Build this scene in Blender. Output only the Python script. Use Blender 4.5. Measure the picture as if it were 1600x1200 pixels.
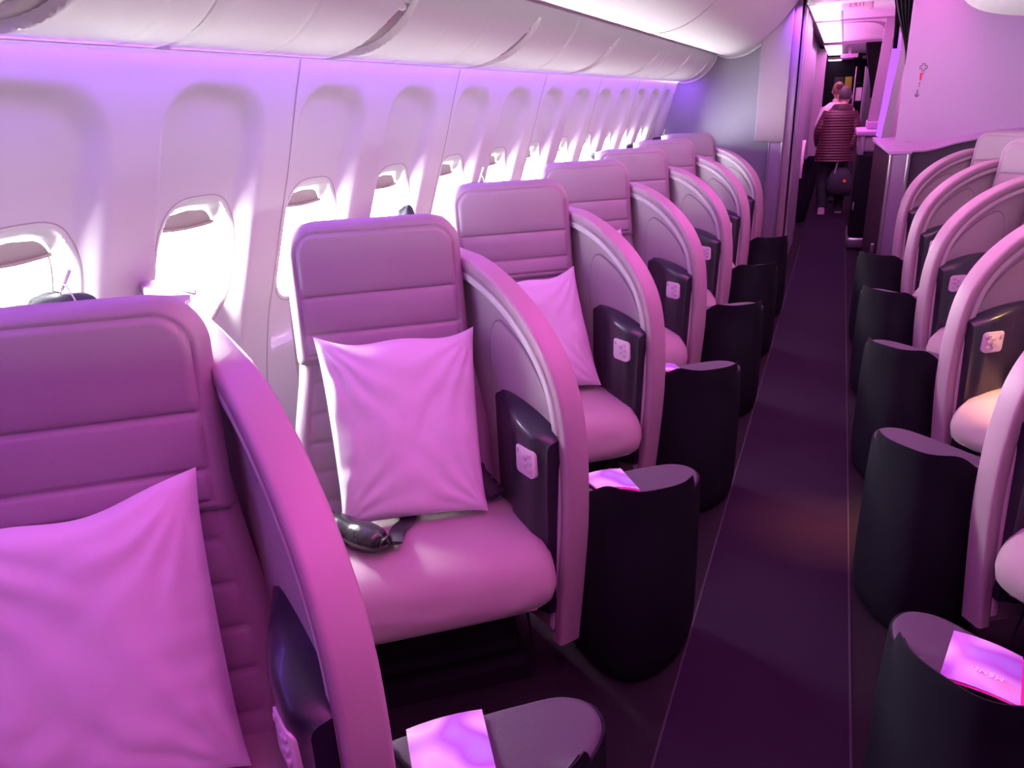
import bpy, math, random
import numpy as np
from mathutils import Vector, Matrix, noise as mnoise
random.seed(7)
for o in list(bpy.data.objects): bpy.data.objects.remove(o)
scene = bpy.context.scene
COL = scene.collection

# ------------------------------------------------------------------ camera
EYE = Vector((0.0, 0.0, 1.6))
R = Vector((0.92647709, 0.37499821, -0.03188328)); U = Vector((-0.10162309, 0.33083981, 0.93819921)); F = Vector((-0.36237128, 0.86598, -0.34462398))
cam_data = bpy.data.cameras.new('camera'); cam = bpy.data.objects.new('camera', cam_data); COL.objects.link(cam)
cam_data.sensor_width = 36; cam_data.lens = 1195.88 / 1600 * 36; cam_data.clip_start = 0.02; cam_data.clip_end = 200
m = Matrix.Identity(4)
for i in range(3):
    m[i][0] = R[i]; m[i][1] = U[i]; m[i][2] = -F[i]; m[i][3] = EYE[i]
cam.matrix_world = m
scene.camera = cam

# ------------------------------------------------------------------ world: bright overcast daylight outside the windows
world = bpy.data.worlds.new('daylight'); scene.world = world; world.use_nodes = True
bg = world.node_tree.nodes['Background']; bg.inputs[0].default_value = (1.0, 0.97, 0.98, 1); bg.inputs[1].default_value = 360.0

# ------------------------------------------------------------------ view
scene.view_settings.view_transform = 'Standard'; scene.view_settings.look = 'None'
scene.view_settings.gamma = 1.0; scene.view_settings.use_curve_mapping = False
scene.view_settings.exposure = -0.7
scene.cycles.max_bounces = 10; scene.cycles.diffuse_bounces = 6; scene.cycles.transparent_max_bounces = 12
scene.cycles.sample_clamp_indirect = 10.0

def area(name, loc, target, sx, sy, power, color, spread=180, portal=False):
    d = bpy.data.lights.new(name, 'AREA'); d.shape = 'RECTANGLE'; d.size = sx; d.size_y = sy
    d.energy = power; d.color = color; d.spread = math.radians(spread)
    o = bpy.data.objects.new(name, d); COL.objects.link(o); o.location = loc
    z = (Vector(loc) - Vector(target)).normalized(); y = Vector((0, 1, 0)); x = y.cross(z).normalized(); y = z.cross(x)
    mm = Matrix.Identity(4)
    for i in range(3):
        mm[i][0] = x[i]; mm[i][1] = y[i]; mm[i][2] = z[i]; mm[i][3] = loc[i]
    o.matrix_world = mm
    if portal: d.cycles.is_portal = True
    return o
PINK = (1.0, 0.07, 0.74); VIOLET = (0.33, 0.06, 1.0)
area('window_portal', (-1.90, 3.4, 1.2), (0, 3.4, 1.2), 0.7, 9.4, 1, (1, 1, 1), portal=True)
# the cabin's own mood lighting: violet wash under the bins, pink wash from the ceiling coves
area('far_side_portal', (4.22, 3.2, 1.125), (3, 3.2, 1.125), 0.08, 10.0, 1, (1, 1, 1), portal=True)  # guides daylight through the added slit windows, not a cabin lamp
area('sidewall_wash_light', (-1.436, 3.5, 1.7365), (-1.46, 3.5, 1.60), 0.012, 8.6, 15, (0.28, 0.04, 1.0))
area('headrest_fill_light', (-1.40, 3.4, 1.733), (-1.12, 3.4, 1.2), 0.015, 8.6, 26, VIOLET)  # second violet strip, added to tint the headrests and shell tops
area('bulkhead_wash_light', (-1.36, 7.7, 1.735), (-1.40, 7.95, 1.2), 0.10, 0.10, 1.2, VIOLET)
area('aisle_cove_light', (-0.10, 2.6, 2.40), (-0.16, 2.6, 0), 0.30, 8.0, 92, PINK, spread=125)
area('centre_cove_light', (0.62, 3.2, 2.38), (0.62, 3.2, 0), 0.16, 8.0, 50, (1.0, 0.14, 0.66))
area('corridor_cove_light', (-0.2, 12.0, 2.26), (-0.1, 12.0, 0), 0.22, 8.5, 110, (1.0, 0.22, 0.85))
area('corridor_uplight', (-0.34, 10.5, 2.17), (0.25, 10.5, 2.30), 0.03, 6.0, 70, (1.0, 0.30, 0.85), spread=120)
area('reading_light', (1.20, 3.30, 2.03), (0.72, 3.12, 0.46), 0.03, 0.03, 3.2, (1.0, 0.50, 0.18), spread=22)
area('reading_light', (1.25, 3.00, 2.03), (0.11, 2.86, 0.0), 0.03, 0.03, 2.2, (1.0, 0.45, 0.16), spread=16)

# ------------------------------------------------------------------ materials
def mat(name, col, rough=0.5, metal=0.0, var=0.0, vscale=8.0, bump=0.0, bscale=200.0, spec=0.5, coat=0.0, sheen=0.0):
    m = bpy.data.materials.new(name); m.use_nodes = True; nt = m.node_tree; b = nt.nodes['Principled BSDF']
    b.inputs['Base Color'].default_value = (*col, 1); b.inputs['Roughness'].default_value = rough
    b.inputs['Metallic'].default_value = metal; b.inputs['Specular IOR Level'].default_value = spec
    b.inputs['Coat Weight'].default_value = coat; b.inputs['Sheen Weight'].default_value = sheen
    tc = nt.nodes.new('ShaderNodeTexCoord')
    n = nt.nodes.new('ShaderNodeTexNoise'); n.inputs['Scale'].default_value = vscale; n.inputs['Detail'].default_value = 4
    nt.links.new(tc.outputs['Object'], n.inputs['Vector'])
    mx = nt.nodes.new('ShaderNodeMix'); mx.data_type = 'RGBA'
    mx.inputs[6].default_value = (*[c * (1 - var) for c in col], 1); mx.inputs[7].default_value = (*[min(1, c * (1 + var)) for c in col], 1)
    nt.links.new(n.outputs['Fac'], mx.inputs[0]); nt.links.new(mx.outputs[2], b.inputs['Base Color'])
    if bump:
        n2 = nt.nodes.new('ShaderNodeTexNoise'); n2.inputs['Scale'].default_value = bscale; n2.inputs['Detail'].default_value = 3
        nt.links.new(tc.outputs['Object'], n2.inputs['Vector'])
        bp = nt.nodes.new('ShaderNodeBump'); bp.inputs['Strength'].default_value = bump; bp.inputs['Distance'].default_value = 0.002
        nt.links.new(n2.outputs['Fac'], bp.inputs['Height']); nt.links.new(bp.outputs[0], b.inputs['Normal'])
    return m
def emat(name, col, s):
    m = bpy.data.materials.new(name); m.use_nodes = True; nt = m.node_tree; nt.nodes.clear()
    e = nt.nodes.new('ShaderNodeEmission'); e.inputs[0].default_value = (*col, 1); e.inputs[1].default_value = s
    o = nt.nodes.new('ShaderNodeOutputMaterial'); nt.links.new(e.outputs[0], o.inputs[0]); return m
M = dict(
    leather=mat('seat_leather', (0.37, 0.29, 0.36), 0.42, var=0.04, bump=0.25, bscale=420, sheen=0.1),
    cushion=mat('cushion_fabric', (0.44, 0.35, 0.39), 0.6, var=0.04, bump=0.25, bscale=500, sheen=0.2),
    rim=mat('shell_padding_leather', (0.44, 0.31, 0.39), 0.45, var=0.03, bump=0.2, bscale=400),
    shell=mat('shell_plastic', (0.50, 0.44, 0.46), 0.38, var=0.02),
    bezel=mat('pale_bezel', (0.74, 0.70, 0.72), 0.3),
    pod=mat('dark_armrest_plastic', (0.020, 0.016, 0.036), 0.32, coat=0.15),
    plate=mat('white_control_plate', (0.85, 0.80, 0.86), 0.3),
    button=mat('grey_button', (0.62, 0.57, 0.66), 0.4),
    stitch=mat('seam_thread', (0.36, 0.25, 0.33), 0.7),
    dark=mat('black_structure', (0.010, 0.008, 0.014), 0.6, spec=0.15),
    ott=mat('ottoman_shell', (0.008, 0.007, 0.013), 0.6, bump=0.2, bscale=300, var=0.1, spec=0.10),
    pad=mat('ottoman_leather', (0.045, 0.022, 0.058), 0.5, bump=0.5, bscale=700, var=0.08, spec=0.3),
    carpet=mat('aisle_carpet', (0.016, 0.0055, 0.022), 0.95, var=0.35, vscale=160, bump=1.0, bscale=900, spec=0.1),
    seam=mat('carpet_seam', (0.018, 0.007, 0.023), 0.9),
    underfloor=mat('seat_area_carpet', (0.012, 0.007, 0.013), 0.95, var=0.3, vscale=60, bump=0.8, bscale=600, spec=0.1),
    wall=mat('sidewall_plastic', (0.74, 0.70, 0.72), 0.7, var=0.01, bump=0.08, bscale=600),
    reveal=mat('window_reveal', (0.82, 0.81, 0.80), 0.45),
    shade=mat('window_shade', (0.42, 0.36, 0.36), 0.5),
    bin=mat('bin_plastic', (0.84, 0.82, 0.80), 0.42, var=0.01, bump=0.06, bscale=500),
    slot=mat('recess_shade_plastic', (0.33, 0.27, 0.28), 0.4),  # darkened to put shade into the recess floors; also on ceiling seams
    bulk=mat('partition_laminate', (0.32, 0.31, 0.37), 0.5, var=0.02, vscale=3),
    bulk_pink=mat('front_wall_laminate', (0.54, 0.28, 0.60), 0.55, var=0.015, vscale=3),
    post=mat('post_laminate', (0.38, 0.28, 0.37), 0.5),
    wains=mat('dark_fabric_wainscot', (0.050, 0.026, 0.060), 0.8, bump=0.6, bscale=500, var=0.1),
    chrome=mat('brushed_aluminium', (0.66, 0.62, 0.68), 0.28, metal=0.9),
    lilac=mat('lilac_metal_panel', (0.36, 0.28, 0.42), 0.4, metal=0.3),
    curtain=mat('curtain_cloth', (0.010, 0.006, 0.013), 0.9, var=0.3, vscale=30),
    pillow=mat('pillowcase_cotton', (0.84, 0.86, 0.90), 0.75, bump=0.3, bscale=700, sheen=0.2),
    black_leather=mat('glossy_black_leather', (0.020, 0.020, 0.022), 0.22, bump=0.6, bscale=60, coat=0.3),
    black_cloth=mat('black_cloth', (0.03, 0.028, 0.045), 0.7, bump=0.5, bscale=200),
    strap=mat('belt_webbing', (0.030, 0.022, 0.040), 0.7, bump=0.6, bscale=400),
    white=mat('white_plastic_tag', (0.85, 0.85, 0.85), 0.4),
    grey_strap=mat('grey_green_strap', (0.36, 0.42, 0.42), 0.6),
    jacket=mat('maroon_puffer_nylon', (0.070, 0.010, 0.024), 0.5, var=0.15, bump=0.3, bscale=60),
    trousers=mat('dark_denim', (0.016, 0.018, 0.030), 0.8, bump=0.5, bscale=200),
    skin=mat('skin', (0.55, 0.33, 0.27), 0.5), greyhair=mat('grey_hair', (0.060, 0.042, 0.048), 0.7, var=0.4, vscale=60, bump=0.9, bscale=120),
    blonde=mat('light_brown_hair', (0.16, 0.085, 0.05), 0.6, var=0.4, vscale=60, bump=0.9, bscale=120),
    whitecloth=mat('white_cloth', (0.70, 0.60, 0.68), 0.8, bump=0.4, bscale=80),
    shoe=mat('pale_shoe', (0.55, 0.42, 0.52), 0.5), shoe_dark=mat('black_shoe_upper', (0.02, 0.02, 0.025), 0.6),
    orange=mat('orange_badge', (0.85, 0.25, 0.05), 0.5), wood=mat('dark_wood_laminate', (0.030, 0.010, 0.016), 0.45, var=0.3, vscale=12),
    red=mat('red_print', (0.70, 0.02, 0.05), 0.5), ink=mat('dark_print', (0.10, 0.07, 0.12), 0.6), magenta_ink=mat('magenta_print', (0.45, 0.0, 0.25), 0.6),
    faint=mat('faint_print', (0.35, 0.24, 0.36), 0.6), yellow=mat('yellow_panel', (0.70, 0.55, 0.03), 0.5), grey=mat('grey_plastic', (0.25, 0.23, 0.28), 0.5),
    exitplate=mat('exit_sign_face', (0.80, 0.45, 0.72), 0.5), magenta=mat('magenta_card', (0.70, 0.02, 0.35), 0.5),
    ceil=mat('ceiling_panel_plastic', (0.80, 0.74, 0.78), 0.5),
    glow=emat('lit_cove_diffuser', (1.0, 0.55, 0.95), 7.0), violet_glow=emat('lit_violet_diffuser', (0.50, 0.12, 1.0), 2.2),
    pinkline=emat('lit_led_line', (0.85, 0.45, 1.0), 1.6),
)
def menu_material():
    m = bpy.data.materials.new('menu_print'); m.use_nodes = True; nt = m.node_tree; b = nt.nodes['Principled BSDF']
    b.inputs['Roughness'].default_value = 0.25; tc = nt.nodes.new('ShaderNodeTexCoord')
    n = nt.nodes.new('ShaderNodeTexNoise'); n.inputs['Scale'].default_value = 11; n.inputs['Detail'].default_value = 0.0; n.inputs['Distortion'].default_value = 0.2
    nt.links.new(tc.outputs['Object'], n.inputs['Vector']); cr = nt.nodes.new('ShaderNodeValToRGB'); e = cr.color_ramp.elements
    e[0].position = 0.22; e[0].color = (0.36, 0.32, 0.80, 1); e[1].position = 0.80; e[1].color = (0.78, 0.34, 0.55, 1)
    x = e.new(0.42); x.color = (0.36, 0.12, 0.62, 1); x = e.new(0.60); x.color = (0.62, 0.46, 0.80, 1)
    nt.links.new(n.outputs['Fac'], cr.inputs[0]); nt.links.new(cr.outputs[0], b.inputs['Base Color']); return m
M['menu'] = menu_material()
def glass_material():
    m = bpy.data.materials.new('window_glass'); m.use_nodes = True; nt = m.node_tree; nt.nodes.clear()
    t = nt.nodes.new('ShaderNodeBsdfTransparent'); t.inputs[0].default_value = (0.96, 0.98, 0.98, 1)
    g = nt.nodes.new('ShaderNodeBsdfGlossy'); g.inputs['Roughness'].default_value = 0.03
    mx = nt.nodes.new('ShaderNodeMixShader'); mx.inputs[0].default_value = 0.06; o = nt.nodes.new('ShaderNodeOutputMaterial')
    nt.links.new(t.outputs[0], mx.inputs[1]); nt.links.new(g.outputs[0], mx.inputs[2]); nt.links.new(mx.outputs[0], o.inputs[0]); return m
M['glass'] = glass_material()

# ------------------------------------------------------------------ geometry helpers
class MB:
    def __init__(s): s.v = []; s.f = []
    def add(s, verts, faces):
        b = len(s.v); s.v += [tuple(p) for p in verts]; s.f += [tuple(i + b for i in fc) for fc in faces]; return s
    def grid(s, rows, closed_u=False, closed_v=False, flip=False):
        n = len(rows); k = len(rows[0]); b = len(s.v)
        for r in rows: s.v += [tuple(p) for p in r]
        for i in range(n if closed_v else n - 1):
            for j in range(k if closed_u else k - 1):
                a = b + i * k + j; c = b + i * k + (j + 1) % k; d = b + ((i + 1) % n) * k + (j + 1) % k; e = b + ((i + 1) % n) * k + j
                s.f.append((a, e, d, c) if flip else (a, c, d, e))
        return b
    def loft(s, rings, cap=True):
        b = s.grid(rings, closed_u=True); k = len(rings[0])
        if cap:
            s.f.append(tuple(range(b + k - 1, b - 1, -1))); e = b + (len(rings) - 1) * k; s.f.append(tuple(range(e, e + k)))
        return s
    def box(s, x0, x1, y0, y1, z0, z1, r=0.0):
        r = min(r, abs(x1 - x0) / 2.01, abs(y1 - y0) / 2.01, abs(z1 - z0) / 2.01)
        if r <= 0:
            v = [(x, y, z) for x in (x0, x1) for y in (y0, y1) for z in (z0, z1)]
            return s.add(v, [(0, 1, 3, 2), (4, 6, 7, 5), (0, 4, 5, 1), (2, 3, 7, 6), (0, 2, 6, 4), (1, 5, 7, 3)])
        rings = []
        for k in range(5):
            a = math.pi / 2 * k / 4; rings.append((z0 + r - r * math.cos(a), r - r * math.sin(a)))
        for k in range(5):
            a = math.pi / 2 * k / 4; rings.append((z1 - r + r * math.sin(a), r - r * math.cos(a)))
        out = [[(*p, z) for p in rrect(x0 + i, x1 - i, y0 + i, y1 - i, max(r - i, 0.0008), 4)] for z, i in rings]
        return s.loft(out)
    def tube(s, pts, rad, n=10, cap=True):
        pts = [Vector(p) for p in pts]; rings = []
        up = Vector((0, 0, 1)); prev = None
        for i, p in enumerate(pts):
            t = (pts[min(i + 1, len(pts) - 1)] - pts[max(i - 1, 0)]).normalized()
            if prev is None:
                a = up.cross(t)
                if a.length < 1e-3: a = Vector((1, 0, 0)).cross(t)
            else: a = prev - t * prev.dot(t)
            a.normalize(); prev = a; b = t.cross(a); r = rad[i] if isinstance(rad, list) else rad
            rx, ry = r if isinstance(r, tuple) else (r, r)
            rings.append([p + a * (math.cos(q) * rx) + b * (math.sin(q) * ry) for q in [2 * math.pi * j / n for j in range(n)]])
        return s.loft(rings, cap)
    def obj(s, name, m, parent=None, xf=None, smooth=50, loc=None):
        me = bpy.data.meshes.new(name); vs = s.v; fs = s.f
        if xf:
            vs = [xf(p) for p in vs]
            if getattr(xf, 'flip', False): fs = [tuple(reversed(f)) for f in fs]
        me.from_pydata([tuple(p) for p in vs], [], fs); me.validate()
        import bmesh as _b
        bm = _b.new(); bm.from_mesh(me); _b.ops.recalc_face_normals(bm, faces=bm.faces); bm.to_mesh(me); bm.free()
        if smooth:
            me.polygons.foreach_set('use_smooth', [True] * len(me.polygons)); me.set_sharp_from_angle(angle=math.radians(smooth))
        me.materials.append(m); o = bpy.data.objects.new(name, me); COL.objects.link(o)
        if parent: o.parent = parent
        if loc: o.location = loc
        return o
def rrect(x0, x1, y0, y1, r, n=5):
    pts = []
    for cx, cy, a0 in ((x1 - r, y1 - r, 0), (x0 + r, y1 - r, 90), (x0 + r, y0 + r, 180), (x1 - r, y0 + r, 270)):
        for k in range(n + 1):
            a = math.radians(a0 + 90 * k / n); pts.append((cx + r * math.cos(a), cy + r * math.sin(a)))
    return pts
def crom(pts, per=8, closed=False):
    P_ = [np.array(p, float) for p in pts]; n = len(P_); out = []
    for i in range(n if closed else n - 1):
        if closed: p0, p1, p2, p3 = P_[(i - 1) % n], P_[i], P_[(i + 1) % n], P_[(i + 2) % n]
        else: p0, p1, p2, p3 = P_[max(i - 1, 0)], P_[i], P_[i + 1], P_[min(i + 2, n - 1)]
        for k in range(per):
            t = k / per
            out.append(0.5 * ((2 * p1) + (-p0 + p2) * t + (2 * p0 - 5 * p1 + 4 * p2 - p3) * t * t + (-p0 + 3 * p1 - 3 * p2 + p3) * t ** 3))
    if not closed: out.append(P_[-1])
    return [tuple(float(c) for c in p) for p in out]
def inset2(path, d):       # offset an open 2D path to its right-hand side
    out = []
    for i, p in enumerate(path):
        a = path[max(i - 1, 0)]; b = path[min(i + 1, len(path) - 1)]; tx, ty = b[0] - a[0], b[1] - a[1]; l = math.hypot(tx, ty) or 1
        out.append((p[0] + ty / l * d, p[1] - tx / l * d))
    return out
def empty(name, loc, label=None, cat=None, group=None):
    o = bpy.data.objects.new(name, None); COL.objects.link(o); o.location = loc; o.empty_display_size = 0.1
    if label: tag(o, label, cat, group)
    return o
def tag(o, label, cat, group=None):
    o['label'] = label; o['category'] = cat
    if group: o['group'] = group
    return o
def struct(o): o['kind'] = 'structure'; return o
def copy_tree(o, parent=None):
    c = o.copy(); COL.objects.link(c)
    if parent: c.parent = parent
    for ch in list(o.children): copy_tree(ch, c)
    return c
def bm_box(name, b, m, parent=None, r=0.0): return MB().box(*b, r).obj(name, m, parent)

# row geometry: everything below is laid out for the second window row, in cabin coordinates
PITCH = 1.03; DY = 0.49
def xform(mir, org):
    def f(p):
        x, y, z = p
        if mir: x = -0.072 - x; y = y + DY
        return (x - org[0], y - org[1], z - org[2])
    f.flip = mir; return f
O2 = (-1.26, 1.96)
CA, SA = math.cos(math.radians(38)), math.sin(math.radians(38))
def su(u, f, z): return (O2[0] + u * CA + f * SA, O2[1] + u * SA - f * CA, z)
TA = math.radians(-35); TU = (math.cos(TA), math.sin(TA)); TN = (-0.574, -0.819)
def sh(t, z, w=0.0): return (-1.03 + TU[0] * t + TN[0] * w, 2.13 + TU[1] * t + TN[1] * w, z)

# ------------------------------------------------------------------ setting: floor, walls, ceiling
struct(MB().box(-0.276, 0.19, -1.6, 24, -0.02, 0.0).obj('floor', M['carpet']))
struct(MB().box(-1.85, -0.277, -1.6, 24, -0.03, -0.002).obj('floor', M['underfloor']))
struct(MB().box(0.191, 4.2, -1.6, 24, -0.03, -0.002).obj('floor', M['underfloor']))
for x in (-0.277, 0.1905):
    struct(MB().box(x - 0.003, x + 0.003, -1.6, 9.2, -0.01, 0.002).obj('trim_1', M['seam']))
WP = crom([(-1.452, 1.80), (-1.464, 1.742), (-1.50, 1.63), (-1.556, 1.44), (-1.62, 1.25), (-1.678, 1.07), (-1.72, 0.94), (-1.765, 0.70), (-1.775, 0.40), (-1.72, 0.0)], 8)
def wall_x(z):
    for a, b in zip(WP, WP[1:]):
        if b[1] <= z <= a[1]: t = (a[1] - z) / (a[1] - b[1]); return a[0] + (b[0] - a[0]) * t
    return WP[0][0] if z > WP[0][1] else WP[-1][0]
WPITCH = 0.5335; WC = 1.685; RZ = 1.175; RH = 0.205; RW = 0.143
def sm(a, b, x): x = min(1, max(0, (x - a) / (b - a))); return x * x * (3 - 2 * x)
def niche(y, z):   # recess depth behind the sidewall's surface; y from the window's centre
    hw = 0.198; top = 1.672; rc = 0.13; ay = abs(y); d = hw - ay
    if z > top - rc and ay > hw - rc: d = rc - math.hypot(ay - (hw - rc), z - (top - rc))
    else: d = min(d, top - z)
    if z < 0.90: d = min(d, (z - 0.82) * 1.2)
    return 0.052 * sm(0, 0.034 + 0.045 * sm(-0.05, 0.17, y), d) * (0.50 + 0.50 * sm(1.67, 1.38, z)) if d > 0 else 0.0
def surf(y, z): return wall_x(z) - niche(y, z)
def se(a, n=3.2): c, s_ = math.cos(a), math.sin(a); return math.copysign(abs(c) ** (2 / n), c), math.copysign(abs(s_) ** (2 / n), s_)
def wall_unit():
    w = MB(); ys = [(-0.5 + i / 62) * WPITCH for i in range(63)]; zs = [1.80 - 0.0125 * i for i in range(145)]; zs[-1] = 0
    idx = {}
    for i, z in enumerate(zs):
        for j, y in enumerate(ys):
            y_, z_ = y, z; rho = (abs(y / RW) ** 3.2 + abs((z - RZ) / RH) ** 3.2) ** (1 / 3.2)
            if 0.945 < rho < 1.05: y_, z_ = y / rho, RZ + (z - RZ) / rho
            idx[i, j] = len(w.v); w.v.append((surf(y_, z_), y_, z_))
    for i in range(len(zs) - 1):
        for j in range(62):
            yc = (ys[j] + ys[j + 1]) / 2; zc = (zs[i] + zs[i + 1]) / 2
            if abs(yc / RW) ** 3.2 + abs((zc - RZ) / RH) ** 3.2 < 0.975 ** 3.2: continue
            w.f.append((idx[i, j], idx[i, j + 1], idx[i + 1, j + 1], idx[i + 1, j]))
    return w
def ring(k, sy, sz, dx, zc=RZ):
    out = []
    for i in range(k):
        c, s_ = se(2 * math.pi * i / k); y = c * sy; z = zc + s_ * sz; out.append((wall_x(z) - 0.052 + dx, y, z))
    return out
def ring_n(k, sy, sz, dx, zc=RZ):
    out = []
    for i in range(k):
        c, s_ = se(2 * math.pi * i / k); y = c * sy; z = zc + s_ * sz; out.append((surf(y, z) + dx, y, z))
    return out
wu = wall_unit(); window0 = None
wallmesh = None
for i in range(-6, 12):
    y = WC + (i) * WPITCH
    if i == -6:
        wallmesh = wu.obj('wall_left', M['wall'], loc=(0, y, 0)); struct(wallmesh)
    elif i < 12:
        c = wallmesh.copy(); COL.objects.link(c); c.location = (0, y, 0)
def window_set():
    k = 56
    f = MB(); f.grid([ring_n(k, RW + 0.004, RH + 0.004, 0.0010), ring_n(k, RW - 0.003, RH - 0.003, 0.0015), ring_n(k, RW - 0.008, RH - 0.008, -0.003), ring(k, RW - 0.014, RH - 0.018, -0.016),
        ring(k, RW - 0.022, RH - 0.028, -0.032), ring(k, RW - 0.024, RH - 0.030, -0.046), ring(k, RW - 0.028, RH - 0.034, -0.047), ring(k, RW - 0.029, RH - 0.035, -0.080)], closed_u=True)
    e = empty('window_1', (0, 0, 0)); struct(e); f.obj('window_frame', M['reveal'], e, smooth=60)
    g = MB(); g.grid([ring_n(k, RW + 0.0075, RH + 0.0075, 0.0016), ring_n(k, RW + 0.0045, RH + 0.0045, 0.0020)], closed_u=True); g.obj('window_seal', M['shade'], e)
    p = MB(); r1 = ring(k, RW - 0.028, RH - 0.034, -0.066); p.add(r1, [tuple(range(k))]); p.obj('window_pane', M['glass'], e, smooth=0)
    s = MB(); rows = []
    for q in range(9):
        z = 1.36 - 0.055 * q / 8; a = min(1.0, abs((z - RZ) / (RH - 0.034))); hw = (RW - 0.024) * (1 - a ** 3.2) ** (1 / 3.2)
        rows.append([(wall_x(z) - 0.052 - 0.040, -hw + 2 * hw * j / 16, z - (0.006 * (1 - (2 * j / 16 - 1) ** 2) if q == 8 else 0)) for j in range(17)])
    s.grid(rows); bb = [(x - 0.012, y, z) for x, y, z in rows[-1]]; s.grid([rows[-1], [(x + 0.010, y, z) for x, y, z in rows[-1]], [(x + 0.010, y, z - 0.008) for x, y, z in rows[-1]], [(x - 0.006, y, z - 0.008) for x, y, z in rows[-1]]])
    s.obj('window_shade', M['shade'], e)
    return e
w0 = window_set(); w0.location = (0, WC - 4 * WPITCH, 0)
for i in range(-3, 12):
    c = copy_tree(w0); c.location = (0, WC + i * WPITCH, 0); c.name = 'window_%d' % (i + 5)
def light_block_shade(i):
    s = MB(); rows = []
    for q in range(25):
        z = RZ + (RH - 0.037) * (1 - 2 * q / 24); a = min(1.0, abs((z - RZ) / (RH - 0.034))); hw = (RW - 0.024) * (1 - a ** 3.2) ** (1 / 3.2)
        rows.append([(wall_x(z) - 0.052 - 0.042, -hw + 2 * hw * j / 4, z) for j in range(5)])
    s.grid(rows); s.grid([[(x - 0.004, y, z) for x, y, z in r] for r in rows], flip=True); o = s.obj('window_shade', M['shade'], bpy.data.objects['window_%d' % (i + 5)]); o['label'] = 'fully lowered window shade added to block daylight'
for i in (-4, -3, -2, 11): light_block_shade(i)  # added shades: cut daylight on the near pillow and the far partition
# panel joints and the plain outer skin that keeps daylight out everywhere but at the windows
for y in (0.933 - 1.067, 0.93, 2.0, 3.065, 4.13, 5.20, 6.27, 7.33):
    j = MB(); rows = [[(x + 0.0008, y - 0.003, z), (x + 0.0022, y, z), (x + 0.0008, y + 0.003, z)] for x, z in WP]; j.grid(rows)
    struct(j.obj('trim_2', M['shade']))
sk = MB()
for z0, z1 in ((-0.03, 0.86), (1.46, 2.6)): sk.box(-1.97, -1.90, -1.7, 9.0, z0, z1)
sk.box(-1.97, -1.90, -1.7, 0.86, 0.85, 1.47)
struct(sk.obj('wall_outer', M['grey']))
struct(bm_box('wall_outer', (-1.97, -0.75, 7.95, 24, -0.03, 2.6), M['grey']))
struct(bm_box('wall_back', (-1.97, 4.2, -1.7, -1.6, -0.03, 2.7), M['grey']))
wr = MB()
for z0, z1 in ((-0.03, 1.09), (1.14, 2.7)): wr.box(4.1, 4.18, -1.6, 24, z0, z1)  # slit of unseen windows, added to bring neutral daylight from the right
yy = -1.6
while yy < 8.0: wr.box(4.1, 4.18, yy, yy + 0.22, 1.09, 1.14); yy += 0.5335
wr.box(4.1, 4.18, yy, 24, 1.09, 1.14); struct(wr.obj('wall_right', M['wall'], smooth=0))
wg = MB(); wg.box(4.135, 4.14, -1.6, 8.2, 1.09, 1.14); og = wg.obj('window_30', M['glass'], smooth=0); struct(og)
struct(bm_box('ceiling', (-1.97, 4.2, -1.7, 7.3, 2.47, 2.55), M['ceil']))
struct(MB().box(1.86, 1.90, -1.5, 7.2, 0.0, 1.16, 0.01).obj('wall_light_block', M['shell']))  # unseen divider, added to keep far-side daylight off the lower seats
# inboard ceiling sweep beside the bins
CP = crom([(-1.085, 1.975), (-1.05, 1.945), (-0.98, 1.936), (-0.87, 1.955), (-0.76, 2.01), (-0.63, 2.12), (-0.53, 2.23), (-0.43, 2.36), (-0.34, 2.44), (-0.26, 2.48)], 6)
c_ = MB(); c_.grid([[(x, y, z) for x, z in CP] for y in (-1.6, 0, 1.55)]); struct(c_.obj('ceiling', M['bin']))
c_ = MB(); c_.grid([[(x, y, z) for x, z in CP] for y in (1.55, 4.6)]); struct(c_.obj('ceiling', M['bin']))
c_ = MB(); c_.grid([[(x, y, z) for x, z in CP] for y in (4.6, 7.85)]); struct(c_.obj('ceiling', M['bin']))
for y in (1.55, 4.6):
    c_ = MB(); c_.tube([(x, y, z - 0.0008) for x, z in CP], 0.0022, 6); struct(c_.obj('trim_3', M['slot']))
c_ = MB(); c_.grid([[(x, y, z) for x, z in WP] for y in (7.815, 7.87)]); struct(c_.obj('trim_8', M['wall']))
struct(bm_box('trim_3', (-1.20, -1.06, -1.6, 7.85, 1.985, 2.06), M['dark']))

# ------------------------------------------------------------------ overhead bins along the left wall
BP = crom([(-1.452, 1.752), (-1.435, 1.738), (-1.38, 1.738), (-1.31, 1.752), (-1.25, 1.782), (-1.19, 1.835), (-1.145, 1.895), (-1.118, 1.955), (-1.118, 1.975), (-1.13, 1.99)], 7)
def arc(path):
    s = [0.0]
    for a, b in zip(path, path[1:]): s.append(s[-1] + math.hypot(b[0] - a[0], b[1] - a[1]))
    return s
BS = arc(BP)
SLOTS = [(0.98, 1.08, 1), (2.05, 2.17, 1), (3.00, 3.17, 2), (4.22, 4.42, 1), (5.30, 5.55, 2), (6.36, 6.62, 1), (7.47, 7.58, 1)]
def slot_half(u): return 0.058 * (max(0, math.sin(math.pi * u)) ** 0.5) * (0.80 + 0.20 * u)
def slot_depth(y, s):
    u = (s - 0.028) / 0.362
    if u <= 0 or u >= 1: return 0
    for y0, y1, kind in SLOTS:
        c = y0 - 0.02 + (y1 - y0 + 0.02) * u * 0.8; w = slot_half(u); d = w - abs(y - c)
        if d > 0: return 0.022 * sm(0, 0.008, d)
    return 0
GRV = [0.35, 0.55, 1.28, 1.42, 1.72, 2.42, 2.56, 2.62, 2.68, 2.74, 3.35, 3.95, 4.02, 4.75, 4.85, 4.95, 5.05, 5.95, 6.02, 6.95, 7.05]
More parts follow.
